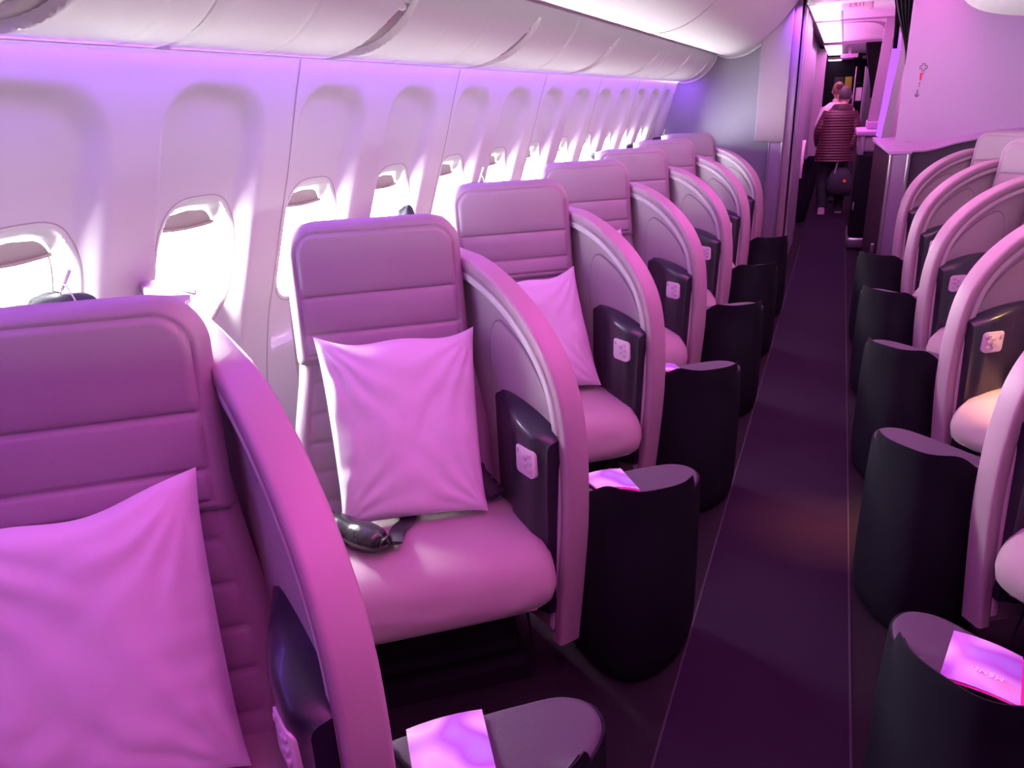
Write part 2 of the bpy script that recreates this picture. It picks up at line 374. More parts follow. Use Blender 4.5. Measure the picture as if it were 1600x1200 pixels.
def bin_unit(y0, y1, label):
    n = int((y1 - y0) / 0.007); w = MB(); path = [(x, z) for x, z in BP]
    nx = [(0, 0)] * len(path)
    for i in range(len(path)):
        a = path[max(i - 1, 0)]; b = path[min(i + 1, len(path) - 1)]; tx, tz = b[0] - a[0], b[1] - a[1]; l = math.hypot(tx, tz) or 1; nx[i] = (-tz / l, tx / l)
    rows = []
    for k in range(n + 1):
        y = y0 + (y1 - y0) * k / n; e = min(y - y0, y1 - y); ed = 0.010 * (1 - sm(0, 0.012, e)); r = []
        g = sum(0.0035 * math.exp(-((y - q) / 0.006) ** 2) for q in GRV if abs(y - q) < 0.03)
        for (x, z), (ax, az), s in zip(path, nx, BS):
            d = slot_depth(y, s) + ed + g * sm(0.03, 0.12, s) * (1 - sm(0.36, 0.42, s)); r.append((x + ax * d, y, z + az * d))
        rows.append(r)
    w.grid(rows)
    for y, sgn in ((y0, 1), (y1, -1)):
        e = [(x, y + 0.0, z) for x, z in [(p[0], p[2]) for p in (rows[0] if sgn == 1 else rows[-1])]] + [(-1.46, y, 1.99)]
        w.add(e, [tuple(range(len(e)))])
    o = w.obj('overhead_bin', M['bin'], smooth=40); tag(o, label, 'overhead bin', 'overhead bins along the window wall')
    return o
bins = [bin_unit(-1.5, 1.40, 'cream overhead bin nearest the camera, mostly above the frame, grooved curved underside'),
        bin_unit(1.41, 3.60, 'cream overhead bin over the second seat with two leaf-shaped reading light recesses'),
        bin_unit(3.61, 5.75, 'cream overhead bin beyond the dark joint, middle one over the window row'),
        bin_unit(5.76, 7.84, 'cream overhead bin at the far end, meeting the grey partition')]
def bin_pt(y, s, d):
    for i in range(len(BS) - 1):
        if BS[i] <= s <= BS[i + 1]:
            t = (s - BS[i]) / (BS[i + 1] - BS[i]); a, b = BP[i], BP[i + 1]; tx, tz = b[0] - a[0], b[1] - a[1]; l = math.hypot(tx, tz)
            return (a[0] + tx * t - tz / l * d, y, a[1] + tz * t + tx / l * d)
    return (BP[-1][0], y, BP[-1][1])
for y0, y1, kind in SLOTS:
    b = bins[0] if y0 < 1.4 else bins[1] if y0 < 3.6 else bins[2] if y0 < 5.75 else bins[3]
    def cy(s): return y0 - 0.02 + (y1 - y0 + 0.02) * (s - 0.028) / 0.362 * 0.8
    w = MB(); rows = []
    for k in range(15):
        s = 0.036 + 0.300 * k / 14; u = (s - 0.028) / 0.362; hw = slot_half(u) - 0.006
        rows.append([bin_pt(cy(s) + hw * (j / 4 - 1), s, 0.0185) for j in range(9)])
    w.grid(rows); pn = w.obj('service_panel', M['slot'], b)  # dark shaded floor stops short so the upper end stays pale as if lit
    def patch(name, s0, s1, a0, a1, m, d=0.0170, par=pn):
        g = MB(); g.grid([[bin_pt(cy(s0 + (s1 - s0) * i / 4) + a0 + (a1 - a0) * j / 2, s0 + (s1 - s0) * i / 4, d) for j in range(3)] for i in range(5)]); return g.obj(name, m, par, smooth=0)
    if kind == 1:
        patch('seatbelt_symbol', 0.145, 0.165, -0.020, 0.000, M['faint']); patch('smoking_symbol', 0.172, 0.190, -0.020, 0.000, M['faint'])
        patch('seat_row_mark', 0.250, 0.262, -0.018, 0.002, M['faint']); patch('seat_row_mark', 0.268, 0.276, -0.014, -0.002, M['red']); patch('seat_row_mark', 0.282, 0.300, -0.018, 0.002, M['faint'])
    else:
        patch('warning_sticker', 0.170, 0.215, -0.026, 0.020, M['white'])
        g = MB(); g.tube([Vector(bin_pt(cy(0.192) + 0.015 * math.cos(a), 0.192 + 0.015 * math.sin(a), 0.0155)) for a in [2 * math.pi * q / 20 for q in range(21)]], 0.0016, 6); g.obj('no_smoking_ring', M['red'], pn)
        g = MB(); g.tube([bin_pt(cy(0.192) - 0.014, 0.172, 0.0155), bin_pt(cy(0.192) + 0.014, 0.212, 0.0155)], 0.0016, 6); g.obj('no_smoking_bar', M['ink'], pn)
    for s in (0.115, 0.325):
        c = Vector(bin_pt(cy(s) - 0.01, s, 0.012)); g = MB(); g.tube([c + Vector((0, 0, 0.004)), c + Vector((0.002, 0, -0.004)), c + Vector((0.003, 0, -0.008))], [0.011, 0.011, 0.006], 14); g.obj('reading_lamp', M['bezel'], pn)
tag(MB().box(-1.462, -1.452, -1.5, 7.84, 1.7385, 1.7405).obj('light_strip', M['pinkline']), 'thin glowing pink violet light line along the lower edge of the window-side bins', 'light strip')

# ------------------------------------------------------------------ left partition and post
Y7 = 7.85
pw = MB(); prof = [(-1.80, 0), (-1.80, 1.0), (-1.64, 1.25), (-1.47, 1.75), (-1.47, 2.5), (-0.40, 2.5), (-0.40, 0)]
pw.add([(x, y, z) for y in (Y7, Y7 + 0.04) for x, z in prof], [tuple(range(7)), tuple(range(13, 6, -1))] + [(i, (i + 1) % 7, 7 + (i + 1) % 7, 7 + i) for i in range(7)])
struct(pw.obj('wall_partition_left', M['bulk'], smooth=0))
tr = MB(); pth = [(x, z) for x, z in BP[:-8]] + [(x, z) for x, z in CP[8:-6]]
tr.tube([(x, Y7 - 0.012, z - 0.008) for x, z in pth], 0.012, 8); struct(tr.obj('trim_4', M['bin']))
p = empty('partition_post', (-0.58, Y7, 0), 'tall lilac boxed post on the left partition edge with chrome lower corner', 'post')
MB().box(-0.135, 0.115, -0.10, 0, 1.19, 2.35, 0.006).obj('upper_box', M['post'], p)
MB().box(-0.145, -0.100, -0.055, 0, 1.19, 2.35, 0.004).obj('side_strip', M['bulk'], p)
MB().box(-0.02, 0.115, -0.08, 0, 0.0, 1.185, 0.02).obj('lower_column', M['lilac'], p)
MB().tube([(-0.01, -0.078, 0.02), (-0.01, -0.078, 1.18)], 0.011, 10).obj('corner_trim', M['chrome'], p)
MB().tube([(0.105, -0.078, 0.02), (0.105, -0.078, 1.18)], 0.011, 10).obj('corner_trim', M['chrome'], p)
MB().box(-0.03, 0.12, -0.09, 0, 1.18, 1.192, 0.004).obj('ledge', M['chrome'], p)
MB().box(0.116, 0.178, -0.06, 0.04, 0.0, 2.42, 0.004).obj('edge_panel', M['post'], p)
MB().box(0.181, 0.191, -0.02, 0.10, 0.0, 2.38).obj('door_gap', M['dark'], p)
MB().box(0.192, 0.215, -0.01, 0.30, 0.0, 2.32, 0.004).obj('door_jamb', M['post'], p)
area('post_wash_light', (-0.40, 7.72, 2.38), (-0.44, 7.82, 1.3), 0.03, 0.03, 5, VIOLET, spread=70)

# ------------------------------------------------------------------ seat suite
OUTER = crom([(-0.70, 1.195), (-0.38, 1.192), (-0.009, 1.182), (0.142, 1.168), (0.291, 1.122), (0.416, 1.055), (0.516, 0.968), (0.577, 0.866), (0.604, 0.742), (0.612, 0.60), (0.605, 0.43), (0.568, 0.095)], 7)
def rim_sweep(path, dr, w0, w1, r=0.012, n=3):
    """band that follows the shell's outline: dr = how far it reaches inward from the outline, w0..w1 across"""
    rows = []
    for i, p in enumerate(path):
        a = path[max(i - 1, 0)]; b = path[min(i + 1, len(path) - 1)]; tx, tz = b[0] - a[0], b[1] - a[1]; l = math.hypot(tx, tz); nx, nz = tz / l, -tx / l
        sec = rrect(w0, w1, 0, dr, r, n)
        rows.append([sh(p[0] + nx * d, p[1] + nz * d, w) for w, d in sec])
    return rows
def build_suite(mir, buckle, pouch):
    org = (O2[0] if not mir else -0.072 - O2[0], O2[1] + (DY if mir else 0), 0.0); xf = xform(mir, org)
    root = empty('seat_suite', org)
    # --- shell: core plate with leather rim, bezel, inset
    s = MB(); inner = inset2(OUTER, 0.02); k = len(inner)
    poly = [(t, z) for t, z in inner] + [(-0.70, 0.10)]
    rowsA = [sh(t, z, 0.004) for t, z in poly]; rowsB = [sh(t, z, 0.048) for t, z in poly]; n = len(poly)
    s.add(rowsA + rowsB, [tuple(range(n)), tuple(range(2 * n - 1, n - 1, -1))] + [(i, (i + 1) % n, n + (i + 1) % n, n + i) for i in range(n)])
    shell = s.obj('shell', M['shell'], root, xf, smooth=30)
    MB().loft(rim_sweep(OUTER, 0.042, -0.006, 0.070)).obj('padded_rim', M['rim'], shell, xf, smooth=70)
    MB().loft(rim_sweep(inset2(OUTER, 0.040)[:-1], 0.024, 0.040, 0.068, 0.005)).obj('bezel', M['bezel'], shell, xf, smooth=50)
    stt = inset2(OUTER, 0.046); g = MB()
    MB().tube([sh(t, z, 0.0715) for t, z in inset2(OUTER, 0.026)], 0.0009, 5).obj('rim_stitching', M['stitch'], shell, xf)
    ins = [(0.212, 0.70), (0.208, 0.86), (0.212, 0.95), (0.226, 0.993), (0.255, 1.015), (0.290, 1.010), (0.375, 0.968), (0.462, 0.895), (0.522, 0.805), (0.545, 0.735), (0.545, 0.70)]
    ins = crom(ins, 5); c = (0.36, 0.80)
    rings = []
    for sc, w in ((1.0, 0.047), (0.995, 0.0515), (0.985, 0.0535), (0.6, 0.0535), (0.05, 0.0535)): rings.append([sh(c[0] + (t - c[0]) * sc, c[1] + (z - c[1]) * sc, w) for t, z in ins])
    MB().loft(rings).obj('inset_panel', M['shell'], shell, xf, smooth=35)
    MB().tube([sh(t, z, 0.0490) for t, z in [(c[0] + (t - c[0]) * 1.008, c[1] + (z - c[1]) * 1.008) for t, z in ins]], 0.0030, 6).obj('inset_seam', M['stitch'], shell, xf)
    for (a, b) in (((0.430, 0.905 + 0.065), (0.490, 0.865 + 0.065)),): MB().tube([sh(*a, 0.0495), sh(*b, 0.0495)], 0.0018, 5).obj('light_slot', M['grey'], shell, xf)
    MB().tube([sh(0.562, 0.742, 0.070), sh(0.562, 0.742, 0.0785)], [0.0085, 0.0065], 14).obj('bolt', M['bezel'], shell, xf)
    # --- armrest pod on the shell's inner face
    top = [(0.235, 0.800), (0.30, 0.815), (0.37, 0.813), (0.44, 0.803), (0.50, 0.788), (0.545, 0.772), (0.572, 0.758)]
    top = crom(top, 5); rows = []
    for i, (t, z) in enumerate(top):
        u = (t - 0.235) / 0.337; w = 0.052 + 0.078 * (sm(-0.15, 0.75, u)) * (1 - 0.30 * sm(0.85, 1.0, u)); zb = 0.20
        sec = [(0.046, z), (w * 0.5 + 0.02, z + 0.002), (w - 0.012, z - 0.003), (w - 0.004, z - 0.009), (w, z - 0.020), (w - 0.001, z - 0.06), (w - 0.004, 0.55), (w - 0.012, 0.35), (w - 0.02, zb), (0.046, zb)]
        tt = lambda zz: t - (0.03 * (z - zz) / 0.55 if t > 0.4 else 0)
        rows.append([sh(tt(zz), zz, ww) for ww, zz in sec])
    pod = MB().loft(rows).obj('armrest_pod', M['pod'], root, xf, smooth=45)
    def cw(t): u = (t - 0.235) / 0.337; return 0.052 + 0.078 * (sm(-0.15, 0.75, u)) * (1 - 0.30 * sm(0.85, 1.0, u))
    def plate(t0, t1, z0, z1, dw, th, m, name, par, r=0.012):
        rr = rrect(t0, t1, z0, z1, r, 4); ring_ = [[sh(t, z, cw(t) + dw + h) for t, z in rr] for h in (-0.006, th)]
        c0 = ((t0 + t1) / 2, (z0 + z1) / 2); ring_.append([sh(c0[0] + (t - c0[0]) * 0.94, c0[1] + (z - c0[1]) * 0.94, cw(t) + dw + th + 0.0012) for t, z in rr])
        return MB().loft(ring_).obj(name, m, par, xf, smooth=35)
    cp = plate(0.455, 0.540, 0.648, 0.730, 0.000, 0.003, M['plate'], 'control_plate', pod, 0.014)
    for tt_, zz_ in ((0.521, 0.712), (0.521, 0.690), (0.521, 0.668), (0.500, 0.700), (0.500, 0.676), (0.466, 0.712)):
        plate(tt_ - 0.0065, tt_ + 0.0065, zz_ - 0.0065, zz_ + 0.0065, 0.0035, 0.001, M['button'], 'button', pod, 0.005)
    # --- headrest and backrest
    def fz(z): return 0.158 + (1.095 - z) * 0.20
    def panel(u0f, u1f, z0, z1, seams, face, thick, rtop, rbot, outline, name, m, nz=92, nu=84, back=-0.10):
        rows = []; H = z1 - z0
        for i in range(nz + 1):
            v = i / nz; z = z0 + H * v; ul, ur = u0f(z), u1f(z)
            ct = 0; dt = z1 - z; db = z - z0
            if dt < rtop: ct = rtop - math.sqrt(max(0, rtop ** 2 - (rtop - dt) ** 2))
            if db < rbot: ct = max(ct, rbot - math.sqrt(max(0, rbot ** 2 - (rbot - db) ** 2)))
            a, b = ul + ct, ur - ct; r = []
            for j in range(nu + 1):
                q = j / nu; q = 0.5 - 0.5 * math.cos(math.pi * q) if False else q; u = a + (b - a) * q
                # distance to the edge of the rounded outline
                d = min(u - ul, ur - u, dt, db)
                for cu, su_ in ((ul, 1), (ur, -1)):
                    du = (u - cu) * su_
                    if dt < rtop and du < rtop: d = min(d, rtop - math.hypot(rtop - dt, rtop - du))
                    if db < rbot and du < rbot: d = min(d, rbot - math.hypot(rbot - db, rbot - du))
                d = max(0, d); e = min(1, d / 0.045); h = thick * (math.sqrt(1 - (1 - e) ** 2))
                g = 0
                if outline: g += 0.0065 * math.exp(-((d - outline) / 0.0045) ** 2)
                inside = sm(outline or 0.0, (outline or 0.0) + 0.01, d)
                for sz in seams:
                    g += inside * (0.0065 * math.exp(-((z - sz) / 0.0045) ** 2) + 0.0042 * math.exp(-((z - sz) / 0.020) ** 2))
                r.append(su(u, fz(z) + face - thick + h - g, z))
            rows.append(r)
        w = MB(); w.grid(rows)
        # back surface
        brow = []
        for i in range(0, nz + 1):
            v = i / nz; z = z0 + H * v; A, B = rows[i][0], rows[i][-1]
            ins_ = 0.03
            p0 = su((u0f(z) + ins_), fz(z) + back, min(max(z, z0 + 0.02), z1 - 0.02)); p1 = su(u1f(z) - ins_, fz(z) + back, min(max(z, z0 + 0.02), z1 - 0.02))
            mid = [tuple(B[c] + (p1[c] - B[c]) * 1.0 for c in range(3))]
            brow.append([B, p1, p0, A])
        w.grid(brow)
        w.grid([rows[0], [brow[0][2]] * (nu + 1)]); w.grid([rows[-1], [brow[-1][2]] * (nu + 1)]); w.add([rows[0][-1], brow[0][1], brow[0][2]], [(0, 1, 2)]); w.add([rows[-1][-1], brow[-1][1], brow[-1][2]], [(0, 1, 2)])
        return w.obj(name, m, root, xf, smooth=70)
    hr = panel(lambda z: -0.252, lambda z: 0.250, 0.915, 1.306, (1.105, 1.002), 0.0, 0.045, 0.09, 0.012, 0.030, 'headrest', M['leather'], back=-0.11)
    br = panel(lambda z: -0.244 - 0.05 * sm(0.98, 0.62, z), lambda z: 0.248 + 0.045 * sm(1.0, 0.62, z), 0.42, 0.985, (0.52, 0.606, 0.692, 0.778, 0.864), -0.022, 0.05, 0.04, 0.04, 0.040, 'backrest', M['leather'], back=-0.13)
    # --- cushion
    cp_ = crom([(0.17, 0.40), (0.19, 0.468), (0.25, 0.482), (0.36, 0.492), (0.48, 0.490), (0.565, 0.470), (0.625, 0.425), (0.652, 0.365), (0.655, 0.315), (0.635, 0.285), (0.58, 0.278), (0.35, 0.285), (0.14, 0.30)], 5, closed=True)
    cen = (0.38, 0.385); rows = []
    for i in range(41):
        v = -1 + 2 * i / 40; e = (1 - abs(v) ** 7) ** (1 / 3.0) if abs(v) < 1 else 0; e = max(e, 0.30)
        r = []
        for f_, z_ in cp_:
            ff = cen[0] + (f_ - cen[0]) * (0.80 + 0.20 * e); zz = cen[1] + (z_ - cen[1]) * (0.35 + 0.65 * e)
            wr = 0.268 + 0.092 * sm(0.10, 0.50, ff); wl = 0.27 + 0.02 * sm(0.1, 0.5, ff); u = v * (wr if v > 0 else wl)
            wrinkle = 0.0022 * mnoise.noise(Vector((u * 9, ff * 14, zz * 26))) * (1 if zz < 0.42 else 0.3)
            r.append(su(u, ff + wrinkle, zz + wrinkle * 0.3))
        rows.append(r)
    cu = MB().loft(rows).obj('seat_cushion', M['cushion'], root, xf, smooth=60)
    st = [su(-0.25 + 0.545 * q / 20, 0.646, 0.301) for q in range(21)]
    MB().tube(st, 0.0018, 5).obj('piping', M['stitch'], cu, xf)
    # --- added back piece, stops window light leaking between headrest and shell
    g = MB(); prof = crom([(-0.255, 0.10), (-0.262, 0.7), (-0.255, 1.08), (-0.215, 1.150), (-0.1, 1.165), (0.1, 1.165), (0.235, 1.160), (0.258, 1.14), (0.262, 0.7), (0.262, 0.10)], 4)
    g.loft([[su(u, f, z) for u, z in prof] for f in (-0.035, 0.0)]); g.obj('back_light_block', M['shell'], root, xf, smooth=35)
    # --- base
    b = MB(); 
    def bx(u0, u1, f0, f1, z0, z1):
        v = [su(u, f, z) for u in (u0, u1) for f in (f0, f1) for z in (z0, z1)]; b.add(v, [(0, 1, 3, 2), (4, 6, 7, 5), (0, 4, 5, 1), (2, 3, 7, 6), (0, 2, 6, 4), (1, 5, 7, 3)])
    bx(-0.27, 0.27, 0.02, 0.50, 0.05, 0.285); bx(-0.29, 0.30, -0.05, 0.56, 0.0, 0.055); bx(-0.27, 0.26, 0.50, 0.54, 0.10, 0.13)
    b.obj('seat_base', M['dark'], root, xf, smooth=0)
    MB().tube([su(0.275, 0.50, 0.275), su(0.30, 0.52, 0.21), su(0.305, 0.54, 0.13), su(0.30, 0.56, 0.06)], 0.004, 6).obj('cable', M['dark'], root, xf)
    if buckle:
        c = Vector(su(0.243, 0.33, 0.545)); ax = Vector((0.70, -0.35, -0.42)).normalized()
        g = MB(); g.tube([c + Vector((-0.045, 0.03, 0.035)), c + Vector((-0.03, 0.01, 0.02)), c], [(0.022, 0.008), (0.024, 0.010), (0.026, 0.010)], 12); sb = g.obj('belt_strap', M['strap'], root, xf)
        g = MB(); g.tube([c - ax * 0.004, c + ax * 0.004, c + ax * 0.05, c + ax * 0.056], [(0.024, 0.010), (0.029, 0.015), (0.031, 0.015), (0.026, 0.010)], 8); bk = g.obj('belt_buckle', M['strap'], sb, xf, smooth=40)
        for q in (0.012, 0.042):
            for sgn in (-1, 1):
                cc = c + ax * q + Vector((0.25, 0.65, 0.2)).normalized() * 0.020 * sgn + Vector((-0.1, -0.35, 0.6)).normalized() * 0.014
                MB().tube([cc, cc + Vector((-0.0005, -0.002, 0.003))], 0.0025, 8).obj('rivet', M['chrome'], bk, xf)
    if pouch:
        a = Vector(su(-0.262, 0.36, 0.530)); e = Vector(su(-0.092, 0.535, 0.525)); pts = []; rad = []
        for q in range(13):
            v = q / 12; pts.append(a + (e - a) * v); rr = 0.037 + 0.003 * math.sin(v * 19) + 0.002 * math.sin(v * 37 + 1); en = 1 if 0.05 < v < 0.95 else 0.55
            rad.append((rr * en * 1.1, rr * en * 0.95))
        g = MB(); g.tube(pts, rad, 16); bp = g.obj('belt_airbag_pouch', M['black_leather'], root, xf, smooth=60)
        bp['label'] = 'glossy black quilted leather belt pouch'
        d = (e - a).normalized(); g = MB(); g.tube([e, e + d * 0.012 + Vector((0, 0, 0.004)), e + d * 0.022 + Vector((0, 0, -0.006))], [(0.018, 0.016), (0.024, 0.020), (0.008, 0.010)], 9); g.obj('pouch_end', M['black_leather'], bp, xf)
        g = MB(); g.tube([a + Vector((0, 0, 0.028)) + (e - a) * t - Vector((0.0, 0.004, 0)) for t in (0.05, 0.3, 0.6, 0.95)], 0.0016, 5); g.obj('pouch_seam', M['strap'], bp, xf)
        g = MB(); pts = [e + d * 0.01 + Vector((0.01, 0.02, -0.01)), Vector(su(-0.04, 0.45, 0.506)), Vector(su(-0.01, 0.41, 0.506)), Vector(su(0.0, 0.36, 0.504))]
        g.tube([Vector(p_) for p_ in crom(pts, 4)], (0.024, 0.005), 8); g.obj('belt_strap', M['strap'], bp, xf)
    return root
def ottoman(mir):
    org = (-0.44 if not mir else -0.072 + 0.44, 0.90 + (DY if mir else 0), 0.0); xf = xform(mir, org); root = empty('ottoman', org)
    fp = crom([(-0.628, 0.872), (-0.53, 0.960), (-0.434, 1.042), (-0.365, 1.090), (-0.305, 1.088), (-0.270, 1.038), (-0.272, 0.955), (-0.292, 0.868), (-0.335, 0.782), (-0.400, 0.728), (-0.48, 0.738), (-0.555, 0.795), (-0.60, 0.832)], 5, closed=True)
    c = (-0.45, 0.91)
    def lip(x, y):   # the tray edge rises on the side that faces the next row
        a = math.degrees(math.atan2(y - c[1], x - c[0])); 
        w = sm(-140, -95, a) * (1 - sm(4, 16, a)); return w
    rings = []
    for z, s_ in ((0.004, 0.90), (0.02, 0.95), (0.06, 0.985), (0.14, 1.0), (0.25, 1.0), (0.40, 0.995), (0.50, 0.98), (0.540, 0.972)):
        rings.append([(c[0] + (x - c[0]) * s_, c[1] + (y - c[1]) * s_, z) for x, y in fp])
    for dz, s_ in ((0.0, 0.970), (0.008, 0.962), (0.008, 0.945), (0.0, 0.935)):
        rings.append([(c[0] + (x - c[0]) * (s_ + 0.03 * lip(x, y)), c[1] + (y - c[1]) * (s_ + 0.03 * lip(x, y)), 0.546 + dz + 0.058 * lip(x, y)) for x, y in fp])
    rings.append([(c[0] + (x - c[0]) * 0.91, c[1] + (y - c[1]) * 0.91, 0.54) for x, y in fp])
    rings = [[(x, y + 0.045 * sm(0.2, 0.6, z) * sm(0.90, 0.74, y), z) for x, y, z in r] for r in rings]
    MB().loft(rings).obj('ottoman_body', M['ott'], root, xf, smooth=60)
    rings = []
    for z, s_, l in ((0.535, 0.93, 0), (0.552, 0.945, 0.3), (0.558, 0.930, 0.80), (0.560, 0.88, 0.45), (0.560, 0.80, 0.0), (0.562, 0.5, 0), (0.563, 0.05, 0)):
        rings.append([(c[0] + (x - c[0]) * s_, c[1] + (y - c[1]) * s_, z + 0.055 * l * lip(x, y)) for x, y in fp])
    rings = [[(x, y + 0.045 * sm(0.2, 0.6, z) * sm(0.90, 0.74, y), z) for x, y, z in r] for r in rings]
    MB().loft(rings).obj('ottoman_pad', M['pad'], root, xf, smooth=60)
    return root
def at_row(root, k, base=2): root.location.y += (k - base) * PITCH; return root

L = {2: build_suite(False, True, True)}
plain = build_suite(False, False, False)
llab = {1: 'pink-lit leather seat suite nearest the camera at the left edge, cropped by the frame',
 2: 'pink-lit leather seat suite second from the camera by the windows, holding a black belt pouch',
 3: 'window-side leather seat suite right behind the one with the black belt pouch',
 4: 'window-side leather seat suite fourth from the camera, only a corner of pillow showing',
 5: 'window-side leather seat suite fifth from the camera, pale shell and control plate catching daylight',
 6: 'window-side leather seat suite sixth from the camera, next to last before the partition',
 7: 'window-side leather seat suite farthest away, right against the grey partition'}
for k in (1, 3, 4, 5, 6, 7):
    r = plain if k == 1 else copy_tree(plain)
    L[k] = r; r.location = (O2[0], O2[1] + (k - 2) * PITCH, 0)
for k in L: tag(L[k], llab[k], 'seat', 'seat suites along the window wall')
Rr = {}
rp = build_suite(True, True, False); rq = None
rlab = {2: 'centre-column leather seat suite nearest the camera, at the lower right edge',
 3: 'centre-column leather seat suite second from the camera, warm reading light on its cushion',
 4: 'centre-column leather seat suite third from the camera, right edge of the frame',
 5: 'centre-column leather seat suite fourth from the camera, headrest visible at right edge',
 6: 'centre-column leather seat suite farthest away, in front of the dark purple wainscot'}
oy = rp.location.y
for k in (2, 3, 4, 5, 6):
    r = rp if k == 2 else copy_tree(rp)
    Rr[k] = r; r.location.y = oy + (k - 2) * PITCH
    tag(r, rlab[k], 'seat', 'seat suites along the centre column')
ol = ottoman(False); oly = ol.location.y; orr = ottoman(True); ory = orr.location.y
olab = {2: 'dark ottoman at the bottom centre of the frame, topped by a menu card',
 3: 'dark ottoman with curled leather top beside the second seat shell, menu card on it',
 4: 'black ottoman left of the aisle, third from the camera, sliver of menu card showing',
 5: 'black ottoman left of the aisle, fourth from the camera', 6: 'black ottoman left of the aisle, fifth from the camera',
 7: 'black ottoman left of the aisle, last before the partition'}
for k in range(2, 8):
    r = ol if k == 2 else copy_tree(ol); r.location.y = oly + (k - 2) * PITCH; tag(r, olab[k], 'ottoman', 'ottomans on the left of the aisle')
rolab = {2: 'dark ottoman at the lower right corner with a menu card reading MENU', 3: 'black ottoman right of the aisle with a purple leather top, second from the camera',
 4: 'black ottoman right of the aisle, third from the camera', 5: 'black ottoman right of the aisle, fourth from the camera', 6: 'black ottoman right of the aisle, farthest, by the metal cabinet'}
for k in range(2, 7):
    r = orr if k == 2 else copy_tree(orr); r.location.y = ory + (k - 2) * PITCH; tag(r, rolab[k], 'ottoman', 'ottomans on the right of the aisle')

# ------------------------------------------------------------------ menu cards
def menu(corners, label, text=False, bend=0.006):
    c = [Vector(p) for p in corners]; cen = sum(c, Vector()) / 4; root = empty('menu_card', cen, label, 'menu', 'menu cards on the ottomans')
    def surf_(z0, off):
        rows = []
        for i in range(7):
            v = i / 6; r = []
            for j in range(7):
                u = j / 6; p = (c[0] * (1 - u) + c[1] * u) * (1 - v) + (c[3] * (1 - u) + c[2] * u) * v; r.append(p - cen + Vector(off) + Vector((0, 0, z0 + bend * (1 - (2 * u - 1) ** 2))))
            rows.append(r)
        return rows
    a = surf_(0.0035, (0, 0, 0)); b = surf_(0.0022, (0, 0, 0)); w = MB(); w.grid(a); w.grid(b); w.grid([a[0], b[0]]); w.grid([a[-1], b[-1]]); w.grid([[r[0] for r in a], [r[0] for r in b]]); w.grid([[r[-1] for r in a], [r[-1] for r in b]])
    w.obj('front_cover', M['menu'], root)
    a = surf_(0.0015, (0.004, -0.006, 0)); b = surf_(0.0002, (0.004, -0.006, 0)); w = MB(); w.grid(a); w.grid(b); w.grid([a[0], b[0]]); w.grid([a[-1], b[-1]]); w.grid([[r[0] for r in a], [r[0] for r in b]]); w.grid([[r[-1] for r in a], [r[-1] for r in b]])
    w.obj('back_cover', M['magenta'], root)
    return root, c, cen
ZT = 0.566
menu([(-0.600, 0.897, ZT), (-0.494, 0.987, ZT), (-0.400, 0.845, ZT + .012), (-0.520, 0.785, ZT + .022)], 'purple and pink menu card on the ottoman at the bottom centre')
menu([(-0.600, 0.897 + PITCH, ZT), (-0.500, 0.980 + PITCH, ZT), (-0.415, 0.862 + PITCH, ZT + .004), (-0.528, 0.820 + PITCH, ZT + .010)], 'menu card on the ottoman beside the second seat shell, half hidden')
menu([(-0.600, 0.897 + 2 * PITCH, ZT), (-0.535, 0.955 + 2 * PITCH, ZT), (-0.470, 0.850 + 2 * PITCH, ZT + .004), (-0.540, 0.835 + 2 * PITCH, ZT + .008)], 'menu card on the third ottoman of the left side, only a sliver showing')
mr, mc, mcen = menu([(0.318, 1.512, ZT), (0.430, 1.468, ZT), (0.392, 1.292, ZT + .022), (0.274, 1.342, ZT + .012)], 'purple and pink menu card lettered MENU on the lower right ottoman')
def text(s, size, m, parent, loc, xdir, ydir, name='lettering', ext=0.0006):
    cu = bpy.data.curves.new(name, 'FONT'); cu.body = s; cu.size = size; cu.extrude = ext; cu.align_x = 'CENTER'; cu.align_y = 'CENTER'; cu.space_character = 1.25
    cu.materials.append(m); t_ = bpy.data.objects.new(name, cu); me = bpy.data.meshes.new_from_object(t_); bpy.data.objects.remove(t_)
    o = bpy.data.objects.new(name, me); COL.objects.link(o)
    x = Vector(xdir).normalized(); y = Vector(ydir).normalized(); z = x.cross(y).normalized(); y = z.cross(x); mm = Matrix.Identity(4)
    for i in range(3): mm[i][0] = x[i]; mm[i][1] = y[i]; mm[i][2] = z[i]
    o.parent = parent; o.matrix_local = Matrix.Translation(Vector(loc)) @ mm; return o
text('MENU', 0.017, M['white'], mr, (0.0, -0.035, 0.0150), (-0.112, 0.050, 0), (-0.05, -0.2, 0))

